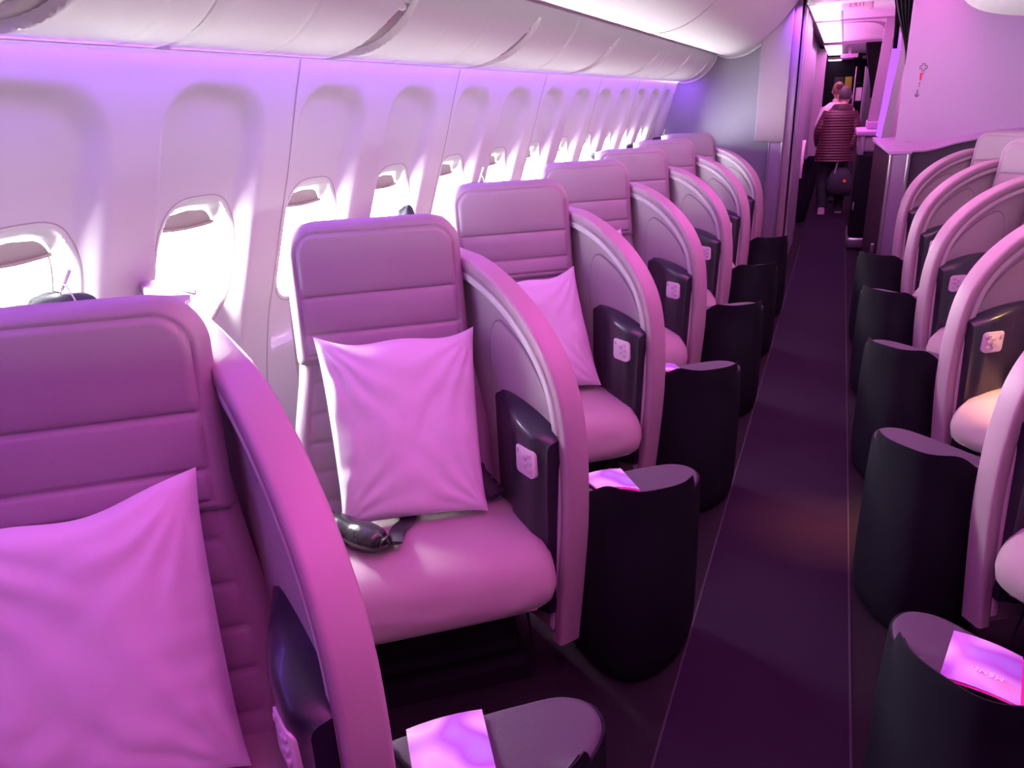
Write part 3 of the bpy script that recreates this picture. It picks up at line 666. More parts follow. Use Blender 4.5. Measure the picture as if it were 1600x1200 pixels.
# ------------------------------------------------------------------ pillows
def pillow(c, thick, label, seed, group='white pillows leaning on the seats', flap=True, lean=(0, 0, 0)):
    """c: four corners top-left, top-right, bottom-right, bottom-left on the face the camera sees"""
    c = [Vector(p) for p in c]; cen = sum(c, Vector()) / 4; nrm = (c[1] - c[0]).cross(c[3] - c[0]).normalized()
    if nrm.dot(EYE - cen) < 0: nrm = -nrm
    N = 56; front = []; back = []
    for i in range(N + 1):
        rf = []; rb = []
        for j in range(N + 1):
            x = -1 + 2 * j / N; y = -1 + 2 * i / N
            px = x * (1 - 0.025 * (1 - y * y)); py = y * (1 - (0.02 if y > 0 else 0.075) * (1 - x * x))
            u = (px + 1) / 2; v = (py + 1) / 2
            p = (c[0] * (1 - u) + c[1] * u) * (1 - v) + (c[3] * (1 - u) + c[2] * u) * v
            e = max(0.0, (1 - abs(x) ** 3.0) * (1 - abs(y) ** 3.2)) ** 0.45
            nz = mnoise.noise(Vector((x * 1.4 + seed, y * 1.4, seed)))
            # creases fan out from the corners and run along the open end
            cr = 0
            for cx, cy, sgn in ((-1, -1, 1), (1, -1, 1), (1, 1, 1), (-1, 1, 1)):
                dx, dy = x - cx, y - cy; rr = math.hypot(dx, dy); an = math.atan2(dy, dx)
                cr += math.sin(an * 17 + seed * 3 + 2.2 * mnoise.noise(Vector((x * 2, y * 2, seed)))) * math.exp(-rr * 1.9) * sm(0, 0.3, rr)
            cr2 = mnoise.noise(Vector((x * 1.5 + seed, y * 5.5, seed * 2))) * sm(0.2, 1.0, abs(x))
            h = thick * e * (1 + 0.12 * nz) + e ** 0.5 * (0.013 * cr + 0.010 * cr2) + 0.006 * nz + 0.0035 * e * abs(mnoise.noise(Vector((x * 3.5 + y * 2.5 + seed, y * 1.2, seed * 3))))
            p = p + (c[1] - c[0]).normalized() * (0.006 * x * abs(x) ** 5 * abs(y) ** 6) + (c[0] - c[3]).normalized() * (0.007 * -y * abs(y) ** 5 * abs(x) ** 6 + (0.007 * math.sin(x * 5 + seed) * max(0, -y) ** 6))
            rf.append(p - cen + nrm * (h * 0.75)); rb.append(p - cen - nrm * (thick * e * 0.45 + 0.001))
        front.append(rf); back.append(rb)
    w = MB(); w.grid(front); w.grid(back, flip=True)
    for A, B in ((front[0], back[0]), (front[-1], back[-1]), ([r[0] for r in front], [r[0] for r in back]), ([r[-1] for r in front], [r[-1] for r in back])): w.grid([A, B])
    o = w.obj('pillow', M['pillow'], None, smooth=80); o.location = cen; tag(o, label, 'pillow', group)
    return o
def row(p, k, mir=False):
    x, y, z = p
    if mir: x = -0.072 - x; y += DY
    return (x, y + (k - 2) * PITCH, z)
PC = [su(-0.196, 0.215, 1.0), su(0.245, 0.215, 0.985), su(0.212, 0.435, 0.515), su(-0.183, 0.39, 0.51)]
pillow(PC, 0.075, 'white pillow leaning on the second window seat beside the black belt pouch', 1.3)
PC1 = [su(-0.21, 0.23, 0.97), su(0.200, 0.215, 1.02), su(0.222, 0.36, 0.51), su(-0.21, 0.36, 0.51)]
pillow([row(p, 1) for p in PC1], 0.085, 'large white pillow in the lower left corner on the nearest seat', 4.1)
PC3 = [su(-0.15, 0.215, 0.92), su(0.225, 0.215, 0.955), su(0.262, 0.42, 0.52), su(-0.12, 0.40, 0.52)]
pillow([row(p, 3) for p in PC3], 0.075, 'white pillow on the third window seat, left side hidden by a seat shell', 2.2)
PC4 = [su(-0.20, 0.215, 0.95), su(0.15, 0.215, 0.965), su(0.225, 0.41, 0.52), su(-0.15, 0.39, 0.52)]
PC5 = [su(-0.22, 0.215, 0.99), su(0.20, 0.215, 1.00), su(0.215, 0.41, 0.52), su(-0.20, 0.39, 0.52)]
pillow([row(p, 4) for p in PC4], 0.07, 'white pillow on the fourth window seat, only its top corner showing', 6.0)
pillow([row(p, 4, True) for p in [PC5[1], PC5[0], PC5[3], PC5[2]]], 0.07, 'pink-lit white pillow corner at the right edge on a centre-column seat', 8.0)

# ------------------------------------------------------------------ headsets and amenity bags on the ledge behind the headrests
def bag(loc, size, label, tagged=True, seed=0, strap=False):
    root = empty('amenity_bag', loc, label, 'bag', 'black bags on the window ledges behind the headrests'); sx, sy, sz = size; rings = []
    for i in range(15):
        v = i / 14; w = (1 - (2 * v - 1) ** 4) ** 0.5 if 0 < v < 1 else 0.12; r = []
        for j in range(18):
            a = 2 * math.pi * j / 18; n_ = 1 + 0.22 * mnoise.noise(Vector((v * 3 + seed, math.cos(a) * 1.2, math.sin(a) * 1.2)))
            r.append((sx * (v - 0.5) + 0.0, sy * 0.5 * w * math.cos(a) * n_, sz * 0.5 + sz * 0.5 * w * math.sin(a) * n_ * (0.75 + 0.4 * v)))
        rings.append(r)
    MB().loft(rings).obj('bag_body', M['black_cloth'], root, smooth=60)
    if strap:
        rr = []
        for j in range(19):
            a = 2 * math.pi * j / 18; rr.append((sy * 0.53 * math.cos(a), sz * 0.5 + sz * 0.52 * math.sin(a)))
        w = MB(); w.grid([[(x, y, z) for y, z in rr] for x in (-sx * 0.22, -sx * 0.08)]); w.obj('strap', M['grey_strap'], root)
    if tagged:
        MB().tube([Vector(p) for p in crom([(sx * 0.1, 0, sz * 0.8), (sx * 0.3, -0.02, sz * 1.5), (sx * 0.42, -0.03, sz * 1.2), (sx * 0.52, -0.03, 0.006)], 5)], 0.0018, 6).obj('tag_cord', M['white'], root)
        MB().tube([(sx * 0.26, -0.02, sz * 1.3), (sx * 0.36, -0.01, sz * 2.1)], 0.004, 6).obj('tag', M['white'], root)
    return root
BL = (-1.545, 2.30, 1.20)
bag((-1.53, 1.115, 1.2), (0.24, 0.09, 0.050), 'black bag with grey strap on the ledge behind the nearest headrest', seed=1, strap=True)
bag(row((-1.40, 2.42, 1.195), 2), (0.06, 0.05, 0.075), 'tip of a black bag peeking over the second headrest', tagged=False, seed=2)
for k, lb in ((3, 'black bag by the window behind the third headrest'), (4, 'black bag by the window behind the fourth headrest'), (5, 'black bag by the window behind the fifth headrest'), (6, 'black bag by the window behind the sixth headrest'), (7, 'black bag at the far end by the partition behind the last headrest')):
    bag(row(BL, k), (0.14, 0.08, 0.06), lb, tagged=k in (3, 7), seed=k)
w = MB(); w.tube([(0.028 * math.cos(a), 0.016 * math.sin(a), 0.003 + 0.010 * abs(math.sin(a))) for a in [2 * math.pi * q / 20 for q in range(21)]], 0.003, 8)
o = w.obj('cable_ring', M['white']); o.location = row((-1.40, 2.385, 1.196), 1); tag(o, 'small white plastic loop on the ledge behind the nearest headrest', 'loop')

# ------------------------------------------------------------------ right partition, cabinet, curtains
YR = 7.35
struct(bm_box('wall_front_right', (0.44, 4.1, YR, YR + 0.05, 1.10, 2.5), M['bulk_pink']))
wn = MB(); tp = crom([(0.55, 1.115), (0.66, 1.120), (0.76, 1.140), (0.91, 1.185), (1.13, 1.228), (1.35, 1.250), (1.7, 1.26), (4.1, 1.26)], 5)
wn.add([(x, y, z) for y in (YR - 0.05, YR + 0.02) for x, z in [(0.55, 0.0)] + tp + [(4.1, 0.0)]], [])
n = len(tp) + 2; wn.f = [tuple(range(n)), tuple(range(2 * n - 1, n - 1, -1))] + [(i, (i + 1) % n, n + (i + 1) % n, n + i) for i in range(n)]
struct(wn.obj('wall_wainscot_right', M['wains'], smooth=0))
led = MB(); rows = []
for x, z in [(0.40, 1.105), (0.47, 1.108)] + tp:
    h = 0.055 * (1 - sm(0.4, 1.0, x)) + 0.020; rows.append([(x, YR - 0.065, z), (x, YR - 0.068, z + 0.012), (x, YR - 0.03, z + 0.022 + h * 0.4), (x, YR + 0.01, z + 0.03 + h)])
led.grid(rows); struct(led.obj('trim_5', M['bulk_pink']))
cb = empty('galley_cabinet', (0.40, YR, 0), 'low lilac metal cabinet with chrome rounded corners and pink top right of the aisle', 'cabinet')
MB().box(0.015, 0.160, -0.085, 0.10, 0.0, 1.105, 0.02).obj('front_panel', M['lilac'], cb)
MB().tube([(0.02, -0.078, 0.0), (0.02, -0.078, 1.10)], 0.016, 12).obj('corner_post', M['chrome'], cb)
MB().tube([(0.15, -0.078, 0.0), (0.15, -0.078, 1.10)], 0.016, 12).obj('corner_post', M['chrome'], cb)
sp = MB(); sp.add([(0.012, -0.06, 0), (-0.075, 1.0, 0), (0.05, 1.0, 0), (0.05, 0.0, 0), (0.012, -0.06, 1.10), (-0.075, 1.0, 1.14), (0.05, 1.0, 1.14), (0.05, 0.0, 1.10)], [(0, 1, 2, 3), (7, 6, 5, 4), (0, 4, 5, 1), (1, 5, 6, 2), (2, 6, 7, 3), (3, 7, 4, 0)])
sp.obj('side_panel', M['wood'], cb, smooth=0)
tpn = MB(); tpn.add([(0.0, -0.095, 1.105), (0.17, -0.095, 1.105), (0.17, 1.0, 1.15), (-0.10, 1.0, 1.15), (0.0, -0.095, 1.125), (0.17, -0.095, 1.125), (0.17, 1.0, 1.185), (-0.10, 1.0, 1.185)], [(0, 3, 2, 1), (4, 5, 6, 7), (0, 1, 5, 4), (1, 2, 6, 5), (2, 3, 7, 6), (3, 0, 4, 7)])
tpn.obj('counter_top', M['bulk_pink'], cb, smooth=0)
MB().box(-0.04, -0.012, 0.10, 0.14, 0.25, 0.33, 0.004).obj('latch', M['chrome'], cb)
# second console further along the aisle
c2 = empty('aisle_console', (0.27, 9.0, 0), 'narrow dark console with pink top and chrome corner farther along the right of the aisle', 'console')
MB().box(-0.075, 0.15, 0, 1.0, 0.13, 1.0, 0.03).obj('body', M['dark'], c2)
MB().box(-0.078, 0.15, -0.004, 1.0, 0.0, 0.128, 0.03).obj('kick_plate', M['chrome'], c2)
MB().box(-0.070, 0.15, 0, 1.0, 1.0, 1.16, 0.03).obj('upper_band', M['post'], c2)
MB().tube([(-0.035, 0.0, 0.98), (-0.035, 0.0, 1.16)], 0.025, 12).obj('corner_trim', M['chrome'], c2)
MB().box(-0.10, 0.20, -0.03, 1.0, 1.162, 1.215, 0.015).obj('console_top', M['bulk_pink'], c2)
MB().box(-0.06, -0.045, -0.012, 0.0, 0.42, 0.50, 0.003).obj('latch', M['chrome'], c2)
MB().box(0.0, 0.14, 0.35, 1.0, 1.217, 1.29, 0.01).obj('raised_ledge', M['bulk_pink'], c2)
# slanting screens between cabinet top and ceiling
def slab(name, pts0, pts1, m, parent=None):
    w = MB(); n = len(pts0); w.add(list(pts0) + list(pts1), [tuple(range(n)), tuple(range(2 * n - 1, n - 1, -1))] + [(i, (i + 1) % n, n + (i + 1) % n, n + i) for i in range(n)]); return w.obj(name, m, parent, smooth=0)
def plane_prism(y, poly, d): return [(x, y, z) for x, z in poly], [(x, y + d, z) for x, z in poly]
sc = empty('galley_screen', (0.42, 8.3, 1.15), 'slanting pink screen panel with violet lit strip above the cabinet', 'screen')
def loc_(pts, o): return [(x - o[0], y - o[1], z - o[2]) for x, y, z in pts]
def prism_part(name, y, poly, d, m, par, o):
    a, b = plane_prism(y, poly, d); return slab(name, loc_(a, o), loc_(b, o), m, par)
so = (0.42, 8.3, 1.15)
prism_part('frame_panel', 8.3, [(0.371, 1.171), (0.439, 1.136), (0.498, 1.881), (0.404, 2.30), (0.443, 1.947)], 0.05, M['post'], sc, so)
prism_part('lit_strip', 8.305, [(0.325, 1.20), (0.370, 1.171), (0.442, 1.947), (0.404, 2.12), (0.373, 2.009)], 0.04, M['violet_glow'], sc, so)
s2 = empty('aisle_screen', (0.36, 9.5, 1.2), 'tall pale pink screen panel beyond the violet lit one, above the console', 'screen'); so2 = (0.36, 9.5, 1.2)
prism_part('panel', 9.5, [(0.27, 1.24), (0.37, 1.19), (0.427, 2.30), (0.340, 2.30)], 0.05, M['post'], s2, so2)
def curtain(x0, x1, y, ztop, low, label, gather):
    """hangs from the ceiling, gathered towards its foot"""
    rows = []; n = 34
    for i in range(26):
        v = i / 25; z = ztop - (ztop - low) * v; a = x0 + (gather[0] - x0) * sm(0.0, 1.0, v); b = x1 + (gather[1] - x1) * sm(0.0, 1.0, v); r = []
        for j in range(n * 2):
            u = j / (n * 2 - 1); r.append((a + (b - a) * u, y + (0.022 * (1 - 0.5 * v)) * math.sin(u * 2 * math.pi * 9 + 0.6 * math.sin(v * 5)), z))
        rows.append(r)
    w = MB(); w.grid(rows); w.grid([[(x, y_ + 0.008, z) for x, y_, z in r] for r in rows], flip=True)
    o = w.obj('curtain', M['curtain'], smooth=80); tag(o, label, 'curtain', 'dark curtains tied back along the right of the aisle'); return o
curtain(0.30, 0.60, 7.72, 2.42, 1.80, 'dark pleated curtain gathered at the top right of the aisle opening', (0.455, 0.475))
curtain(0.325, 0.38, 7.80, 2.42, 1.93, 'slim dark curtain edge hanging just left of the gathered pleats', (0.35, 0.385))
curtain(0.241, 0.486, 13.66, 2.31, 1.50, 'second dark curtain hanging further down the right of the aisle', (0.384, 0.41))
curtain(0.11, 0.27, 17.3, 2.28, 1.30, 'farthest dark curtain hanging behind the person in maroon', (0.20, 0.27))
# signs on the pink wall
cr = empty('wall_sign', (0.60, YR, 1.7), 'column of small printed symbols on the pink front wall, cross, red mark and arrow', 'sign')
def crossprof(r, k):
    pts = []
    for q in range(4):
        a = math.pi / 2 * q
        for dx, dz in ((k, k), (r, k), (r, -k)): pts.append((dx * math.cos(a) + dz * math.sin(a), -dx * math.sin(a) + dz * math.cos(a)))
    return pts
g = MB(); pts = crossprof(0.026, 0.010); g.tube([(x - 0.028, -0.002, z + 0.062) for x, z in pts + pts[:1]], 0.0032, 5); g.obj('cross_symbol', M['ink'], cr)
MB().box(-0.046, -0.032, -0.003, 0, -0.035, 0.018).obj('extinguisher_symbol', M['red'], cr); MB().box(-0.046, -0.018, -0.003, 0, 0.012, 0.020).obj('extinguisher_symbol', M['red'], cr)
g = MB(); g.tube([(-0.040, -0.002, -0.062), (-0.040, -0.002, -0.050)], [0.007, 0.001], 8); g.obj('triangle_symbol', M['ink'], cr)
g = MB(); g.tube([(-0.042, -0.002, -0.080), (-0.042, -0.002, -0.072)], 0.004, 8); g.obj('dot_symbol', M['ink'], cr)
g = MB(); g.tube([(-0.048, -0.002, -0.105), (-0.048, -0.002, -0.158)], 0.0034, 5); g.tube([(-0.064, -0.002, -0.140), (-0.048, -0.002, -0.160), (-0.032, -0.002, -0.140)], 0.0034, 5); g.obj('arrow_symbol', M['ink'], cr)
MB().box(-0.085, -0.035, -0.003, 0, -0.505, -0.498).obj('small_plate', M['faint'], cr)
# centre bin end, rounded, above the right-hand seats
ce = MB(); rows = []
for y, sc_ in ((1.5, 1.0), (7.0, 1.0), (7.2, 0.96), (7.26, 0.88), (7.28, 0.70)):
    pr = crom([(0.72, 2.46), (0.715, 2.30), (0.74, 2.215), (0.81, 2.15), (0.94, 2.10), (1.15, 2.068), (1.4, 2.055), (1.8, 2.055), (2.3, 2.06), (2.5, 2.2), (2.5, 2.46)], 4)
    rows.append([(1.6 + (x - 1.6) * sc_, y, 2.46 + (z - 2.46) * sc_) for x, z in pr])
ce.loft(rows); tag(ce.obj('centre_bin', M['bin']), 'rounded cream centre overhead bin at the top right corner', 'overhead bin')

# ------------------------------------------------------------------ corridor beyond the partition
struct(bm_box('ceiling', (-0.75, 4.2, 7.3, 24, 2.47, 2.55), M['ceil']))
def ceil_panel(y0, y1, z, label):
    o = MB().box(-0.36, 0.62, y0, y1, z, z + 0.05, 0.01).obj('ceiling_panel', M['ceil']); tag(o, label, 'ceiling panel', 'pink-lit ceiling panels over the far aisle'); return o
ceil_panel(7.6, 9.35, 2.30, 'nearest pink-lit ceiling panel over the far aisle, carrying the EXIT sign')
ceil_panel(9.42, 13.6, 2.31, 'second pink-lit ceiling panel over the far aisle')
ceil_panel(13.7, 17.5, 2.28, 'third pink-lit ceiling panel over the far aisle')
ceil_panel(17.6, 18.03, 2.20, 'farthest ceiling panel over the aisle')
for y0, y1, lb, z in ((7.75, 9.25, 'nearest glowing ceiling light strip left of the EXIT sign', 2.298), (9.6, 13.4, 'second glowing ceiling light strip over the aisle', 2.308), (13.9, 17.3, 'third glowing ceiling light strip down the aisle', 2.278), (17.65, 18.0, 'farthest glowing ceiling light strip', 2.198)):
    lt = MB().box(-0.34, -0.10, y0, y1, z - 0.012, z, 0.004).obj('ceiling_light', M['glow']); tag(lt, lb, 'ceiling light', 'glowing light strips over the far aisle')
for y, x1 in ((9.385, 0.60), (13.65, 0.6)): struct(bm_box('trim_6', (-0.36, x1, y - 0.02, y + 0.02, 2.285, 2.33), M['faint']))
g = MB(); g.tube([Vector(p) for p in crom([(-0.10, 9.9, 2.303), (0.15, 9.9, 2.303), (0.30, 10.3, 2.303), (0.42, 11.5, 2.303), (0.52, 13.2, 2.303)], 6)], 0.006, 5); struct(g.obj('trim_7', M['faint']))
ex = empty('exit_sign', (0.035, 7.72, 2.285), 'pink EXIT sign panel hanging under the ceiling over the aisle', 'sign')
MB().box(-0.125, 0.125, 0.0, 0.035, -0.040, 0.035, 0.012).obj('sign_plate', M['exitplate'], ex)
text('EXIT', 0.052, M['magenta_ink'], ex, (0.0, -0.002, -0.002), (1, 0, 0), (0, 0, 1), 'exit_lettering')
e2 = empty('exit_sign', (0.03, 14.2, 2.13), 'smaller far EXIT sign hanging down the aisle', 'sign')
MB().box(-0.13, 0.13, 0.0, 0.04, -0.030, 0.030, 0.008).obj('sign_plate', M['exitplate'], e2); MB().box(-0.02, 0.02, 0.01, 0.03, 0.030, 0.150).obj('hanger', M['post'], e2); text('EXIT', 0.045, M['magenta_ink'], e2, (0.0, -0.002, 0), (1, 0, 0), (0, 0, 1), 'exit_lettering')
# left side of the corridor: lavatory wall, further partitions
struct(bm_box('wall_corridor_left', (-0.50, -0.37, 8.35, 9.4, 0, 2.3), M['bulk'])); struct(bm_box('wall_corridor_left', (-0.56, -0.395, 9.45, 10.3, 0, 2.3), M['post']))
struct(bm_box('wall_far_left', (-0.75, -0.49, 10.3, 24, 0, 2.4), M['bulk'])); struct(bm_box('wall_far_left', (-0.49, -0.33, 15.3, 15.5, 0, 2.3), M['post']))
struct(bm_box('wall_far', (-0.75, 4.2, 18.04, 18.2, 0, 2.5), M['dark']))
struct(bm_box('wall_corridor_right', (0.62, 0.70, 7.4, 24, 0, 2.45), M['post']))
tag(bm_box('galley_unit', (0.36, 0.615, 16.0, 17.5, 0.0, 2.0), M['grey'], None, 0.01), 'grey galley unit far down the right of the aisle', 'galley')
sh_ = empty('rack', (0.25, 15.5, 0), 'tall pale rack with dark shelves behind the person on the right', 'rack')
for x in (-0.09, 0.06): MB().box(x, x + 0.02, 0, 0.3, 1.0, 2.0, 0.003).obj('upright', M['post'], sh_)
for z in (1.15, 1.42, 1.72): MB().box(-0.07, 0.06, 0, 0.3, z, z + 0.02).obj('shelf', M['dark'], sh_)
MB().box(-0.05, 0.05, 0.05, 0.25, 1.44, 1.66, 0.01).obj('folded_cloth', M['whitecloth'], sh_)
MB().box(-0.09, 0.08, 0.0, 0.32, 0.0, 1.0, 0.01).obj('cabinet_base', M['wains'], sh_)
tag(bm_box('yellow_sign', (0.01, 0.14, 18.0, 18.04, 1.62, 1.88), M['yellow'], None, 0.004), 'small yellow panel at the far end above the heads', 'sign')
tag(bm_box('far_monitor', (-0.20, 0.0, 18.0, 18.04, 1.60, 1.88), M['wood'], None, 0.004), 'dark panel beside the small yellow one at the far end', 'panel')
fl = {0: 'dark ottoman nearest in the far cabin left of the aisle', 1: 'dark ottoman second in the far cabin', 2: 'dark ottoman third in the far cabin', 3: 'dark ottoman fourth in the far cabin, beside the person'}
for k in range(4):
    r = copy_tree(ol); r.location = (-0.40, 10.98 + k * 1.08, 0); r.scale = (0.62, 0.7, 1.0); tag(r, fl[k], 'ottoman', 'ottomans in the far cabin')
fs = empty('seat_suite', (-0.43, 10.28, 0), 'sliver of pink seat shell in the far cabin left of the aisle', 'seat')
rows = []
for i in range(15):
    a = math.pi * 0.5 * i / 14; rows.append([(0.06 * 1, 0.5 - 0.5 * math.sin(a) , 0.62 + 0.42 * math.cos(a)), (-0.02, 0.5 - 0.5 * math.sin(a), 0.62 + 0.42 * math.cos(a)), (-0.02, 0.5 - 0.42 * math.sin(a), 0.62 + 0.34 * math.cos(a)), (0.06, 0.5 - 0.42 * math.sin(a), 0.62 + 0.34 * math.cos(a))])
MB().loft(rows).obj('padded_rim', M['rim'], fs); MB().box(-0.04, 0.0, 0.02, 0.5, 0.1, 0.95, 0.01).obj('shell', M['shell'], fs)

# ------------------------------------------------------------------ people
def ell(c, rx, ry, n=20, sq=2.3, rot=0.0):
    out = []
    for j in range(n):
        x, y = se(2 * math.pi * j / n, sq); x *= rx; y *= ry; out.append((c[0] + x * math.cos(rot) - y * math.sin(rot), c[1] + x * math.sin(rot) + y * math.cos(rot), c[2]))
    return out
def rings_z(keys, n, sq=2.3, puff=0.0, pitch=0.03, nn=22):
    """keys (z, cx, cy, rx, ry)"""
    ks = crom(keys, 8); out = []
    z0, z1 = ks[0][0], ks[-1][0]; zz = [k[0] for k in ks]
    for i in range(n):
        z = z0 + (z1 - z0) * i / (n - 1); s_ = 1 if z1 > z0 else -1
        q = [np.interp(z * s_, [a * s_ for a in zz], [k[c] for k in ks]) for c in range(1, 5)]
        p = puff * abs(math.sin(math.pi * z / pitch)); out.append(ell((q[0], q[1], z), q[2] + p, q[3] + p, nn, sq))
    return out
def skin_body(name, verts, edges, radii, m, parent, root=0, sub=2):
    me = bpy.data.meshes.new(name); me.from_pydata(verts, edges, []); o = bpy.data.objects.new(name, me); COL.objects.link(o); o.parent = parent
    sk_ = o.modifiers.new('skin', 'SKIN'); sk_.use_smooth_shade = True
    for i, r in enumerate(radii): me.skin_vertices[0].data[i].radius = (r, r) if not isinstance(r, tuple) else r
    me.skin_vertices[0].data[root].use_root = True
    ss = o.modifiers.new('subdivision', 'SUBSURF'); ss.levels = sub; ss.render_levels = sub; me.materials.append(m); return o
def head(cx, cy, cz, s=1.0):
    """skull with brow, nose, mouth, chin and ears; faces +Y (away from the camera)"""
    g = MB(); rings = []
    for i in range(25):
        v = i / 24; z = -0.125 + 0.25 * v; prof = math.sqrt(max(0.0, 1 - ((v - 0.5) * 2) ** 2)) ** 0.8; low = sm(0.55, 0.0, v); rx = 0.076 * prof * (1 - 0.25 * low); ryb = 0.098 * prof * (1 - 0.40 * low); ryf = 0.088 * prof * (1 - 0.08 * low); r = []
        for j in range(28):
            a = 2 * math.pi * j / 28; x = math.cos(a) * rx; sn = math.sin(a); y = sn * (ryf if sn > 0 else ryb)
            if sn > 0.8:
                t = (sn - 0.8) / 0.2
                if 0.36 < v < 0.56: y += 0.022 * t * t * sm(0.56, 0.40, v) * (1 if v > 0.38 else 0.5)   # nose
                if 0.24 < v < 0.30: y += 0.006 * t                                                     # lips
                if 0.06 < v < 0.16: y += 0.006 * t                                                     # chin
                if 0.60 < v < 0.66: y += 0.004 * t                                                     # brow
            if sn > 0.6 and 0.50 < v < 0.59 and 0.25 < abs(math.cos(a)) < 0.6: y -= 0.008                  # eye sockets
            r.append((cx + x * s, cy + y * s, cz + z * s))
        rings.append(r)
    g.loft(rings)
    for sx in (-1, 1): g.tube([(cx + sx * 0.068 * s, cy - 0.01, cz - 0.035 * s), (cx + sx * 0.082 * s, cy - 0.018, cz - 0.005 * s), (cx + sx * 0.080 * s, cy - 0.012, cz + 0.025 * s)], [0.008, 0.014, 0.008], 8)
    for sx in (-1, 1): g.tube([(cx + sx * 0.030 * s, cy + 0.070 * s, cz + 0.012 * s), (cx + sx * 0.030 * s, cy + 0.080 * s, cz + 0.012 * s)], [0.012, 0.006], 10)
    return g
def hair(cx, cy, cz, s, down, m, parent, seed=0):
    g = MB(); rings = []
    for i in range(20):
        v = i / 19; th = v * math.pi * down; r = []
        for j in range(30):
            a = 2 * math.pi * j / 30; sn = math.sin(a); front = sm(0.2, 0.9, sn); t2 = th * (1 - 0.45 * front)
            n_ = 1 + 0.035 * mnoise.noise(Vector((math.cos(a) * 4 + seed, math.sin(a) * 4, v * 6)))
            r.append((cx + 0.084 * s * math.sin(t2) * math.cos(a) * n_, cy + (0.106 if sn < 0 else 0.094) * s * math.sin(t2) * sn * n_, cz + 0.022 * s + 0.112 * s * math.cos(t2) * n_))
        rings.append(r)
    g.grid(rings, closed_u=True); return g.obj('hair', m, parent)
def hand(w, d, side, parent, m, curl=0.6, s=1.0):
    """palm with four unequal curled fingers and a thumb leaving the palm's side; d = pointing direction"""
    w = Vector(w); d = Vector(d).normalized(); sd = Vector((0, side, 0)) if abs(d.y) < 0.8 else Vector((side, 0, 0)); sd = (sd - d * sd.dot(d)).normalized(); n_ = d.cross(sd).normalized()
    g = MB(); g.tube([w, w + d * 0.02, w + d * 0.06, w + d * 0.088], [(0.024 * s, 0.018 * s), (0.030 * s, 0.015 * s), (0.040 * s, 0.014 * s), (0.036 * s, 0.011 * s)], 12)
    for q, ln in zip((-0.028, -0.009, 0.010, 0.028), (0.062, 0.072, 0.068, 0.052)):
        b = w + d * 0.082 + sd * q; p1 = b + d * ln * 0.45; p2 = p1 + (d * math.cos(curl) + n_ * math.sin(curl)) * ln * 0.35; p3 = p2 + (d * math.cos(curl * 2) + n_ * math.sin(curl * 2)) * ln * 0.28
        g.tube([b - d * 0.015, b, p1, p2, p3], [0.0095, 0.0095, 0.0088, 0.008, 0.006], 8)
    b = w + d * 0.030 + sd * 0.034; g.tube([b - sd * 0.012, b, b + (d * 0.7 + sd * 0.6) * 0.030, b + (d * 0.95 + sd * 0.35 + n_ * 0.3) * 0.056], [0.013, 0.0125, 0.0105, 0.008], 8)
    return g
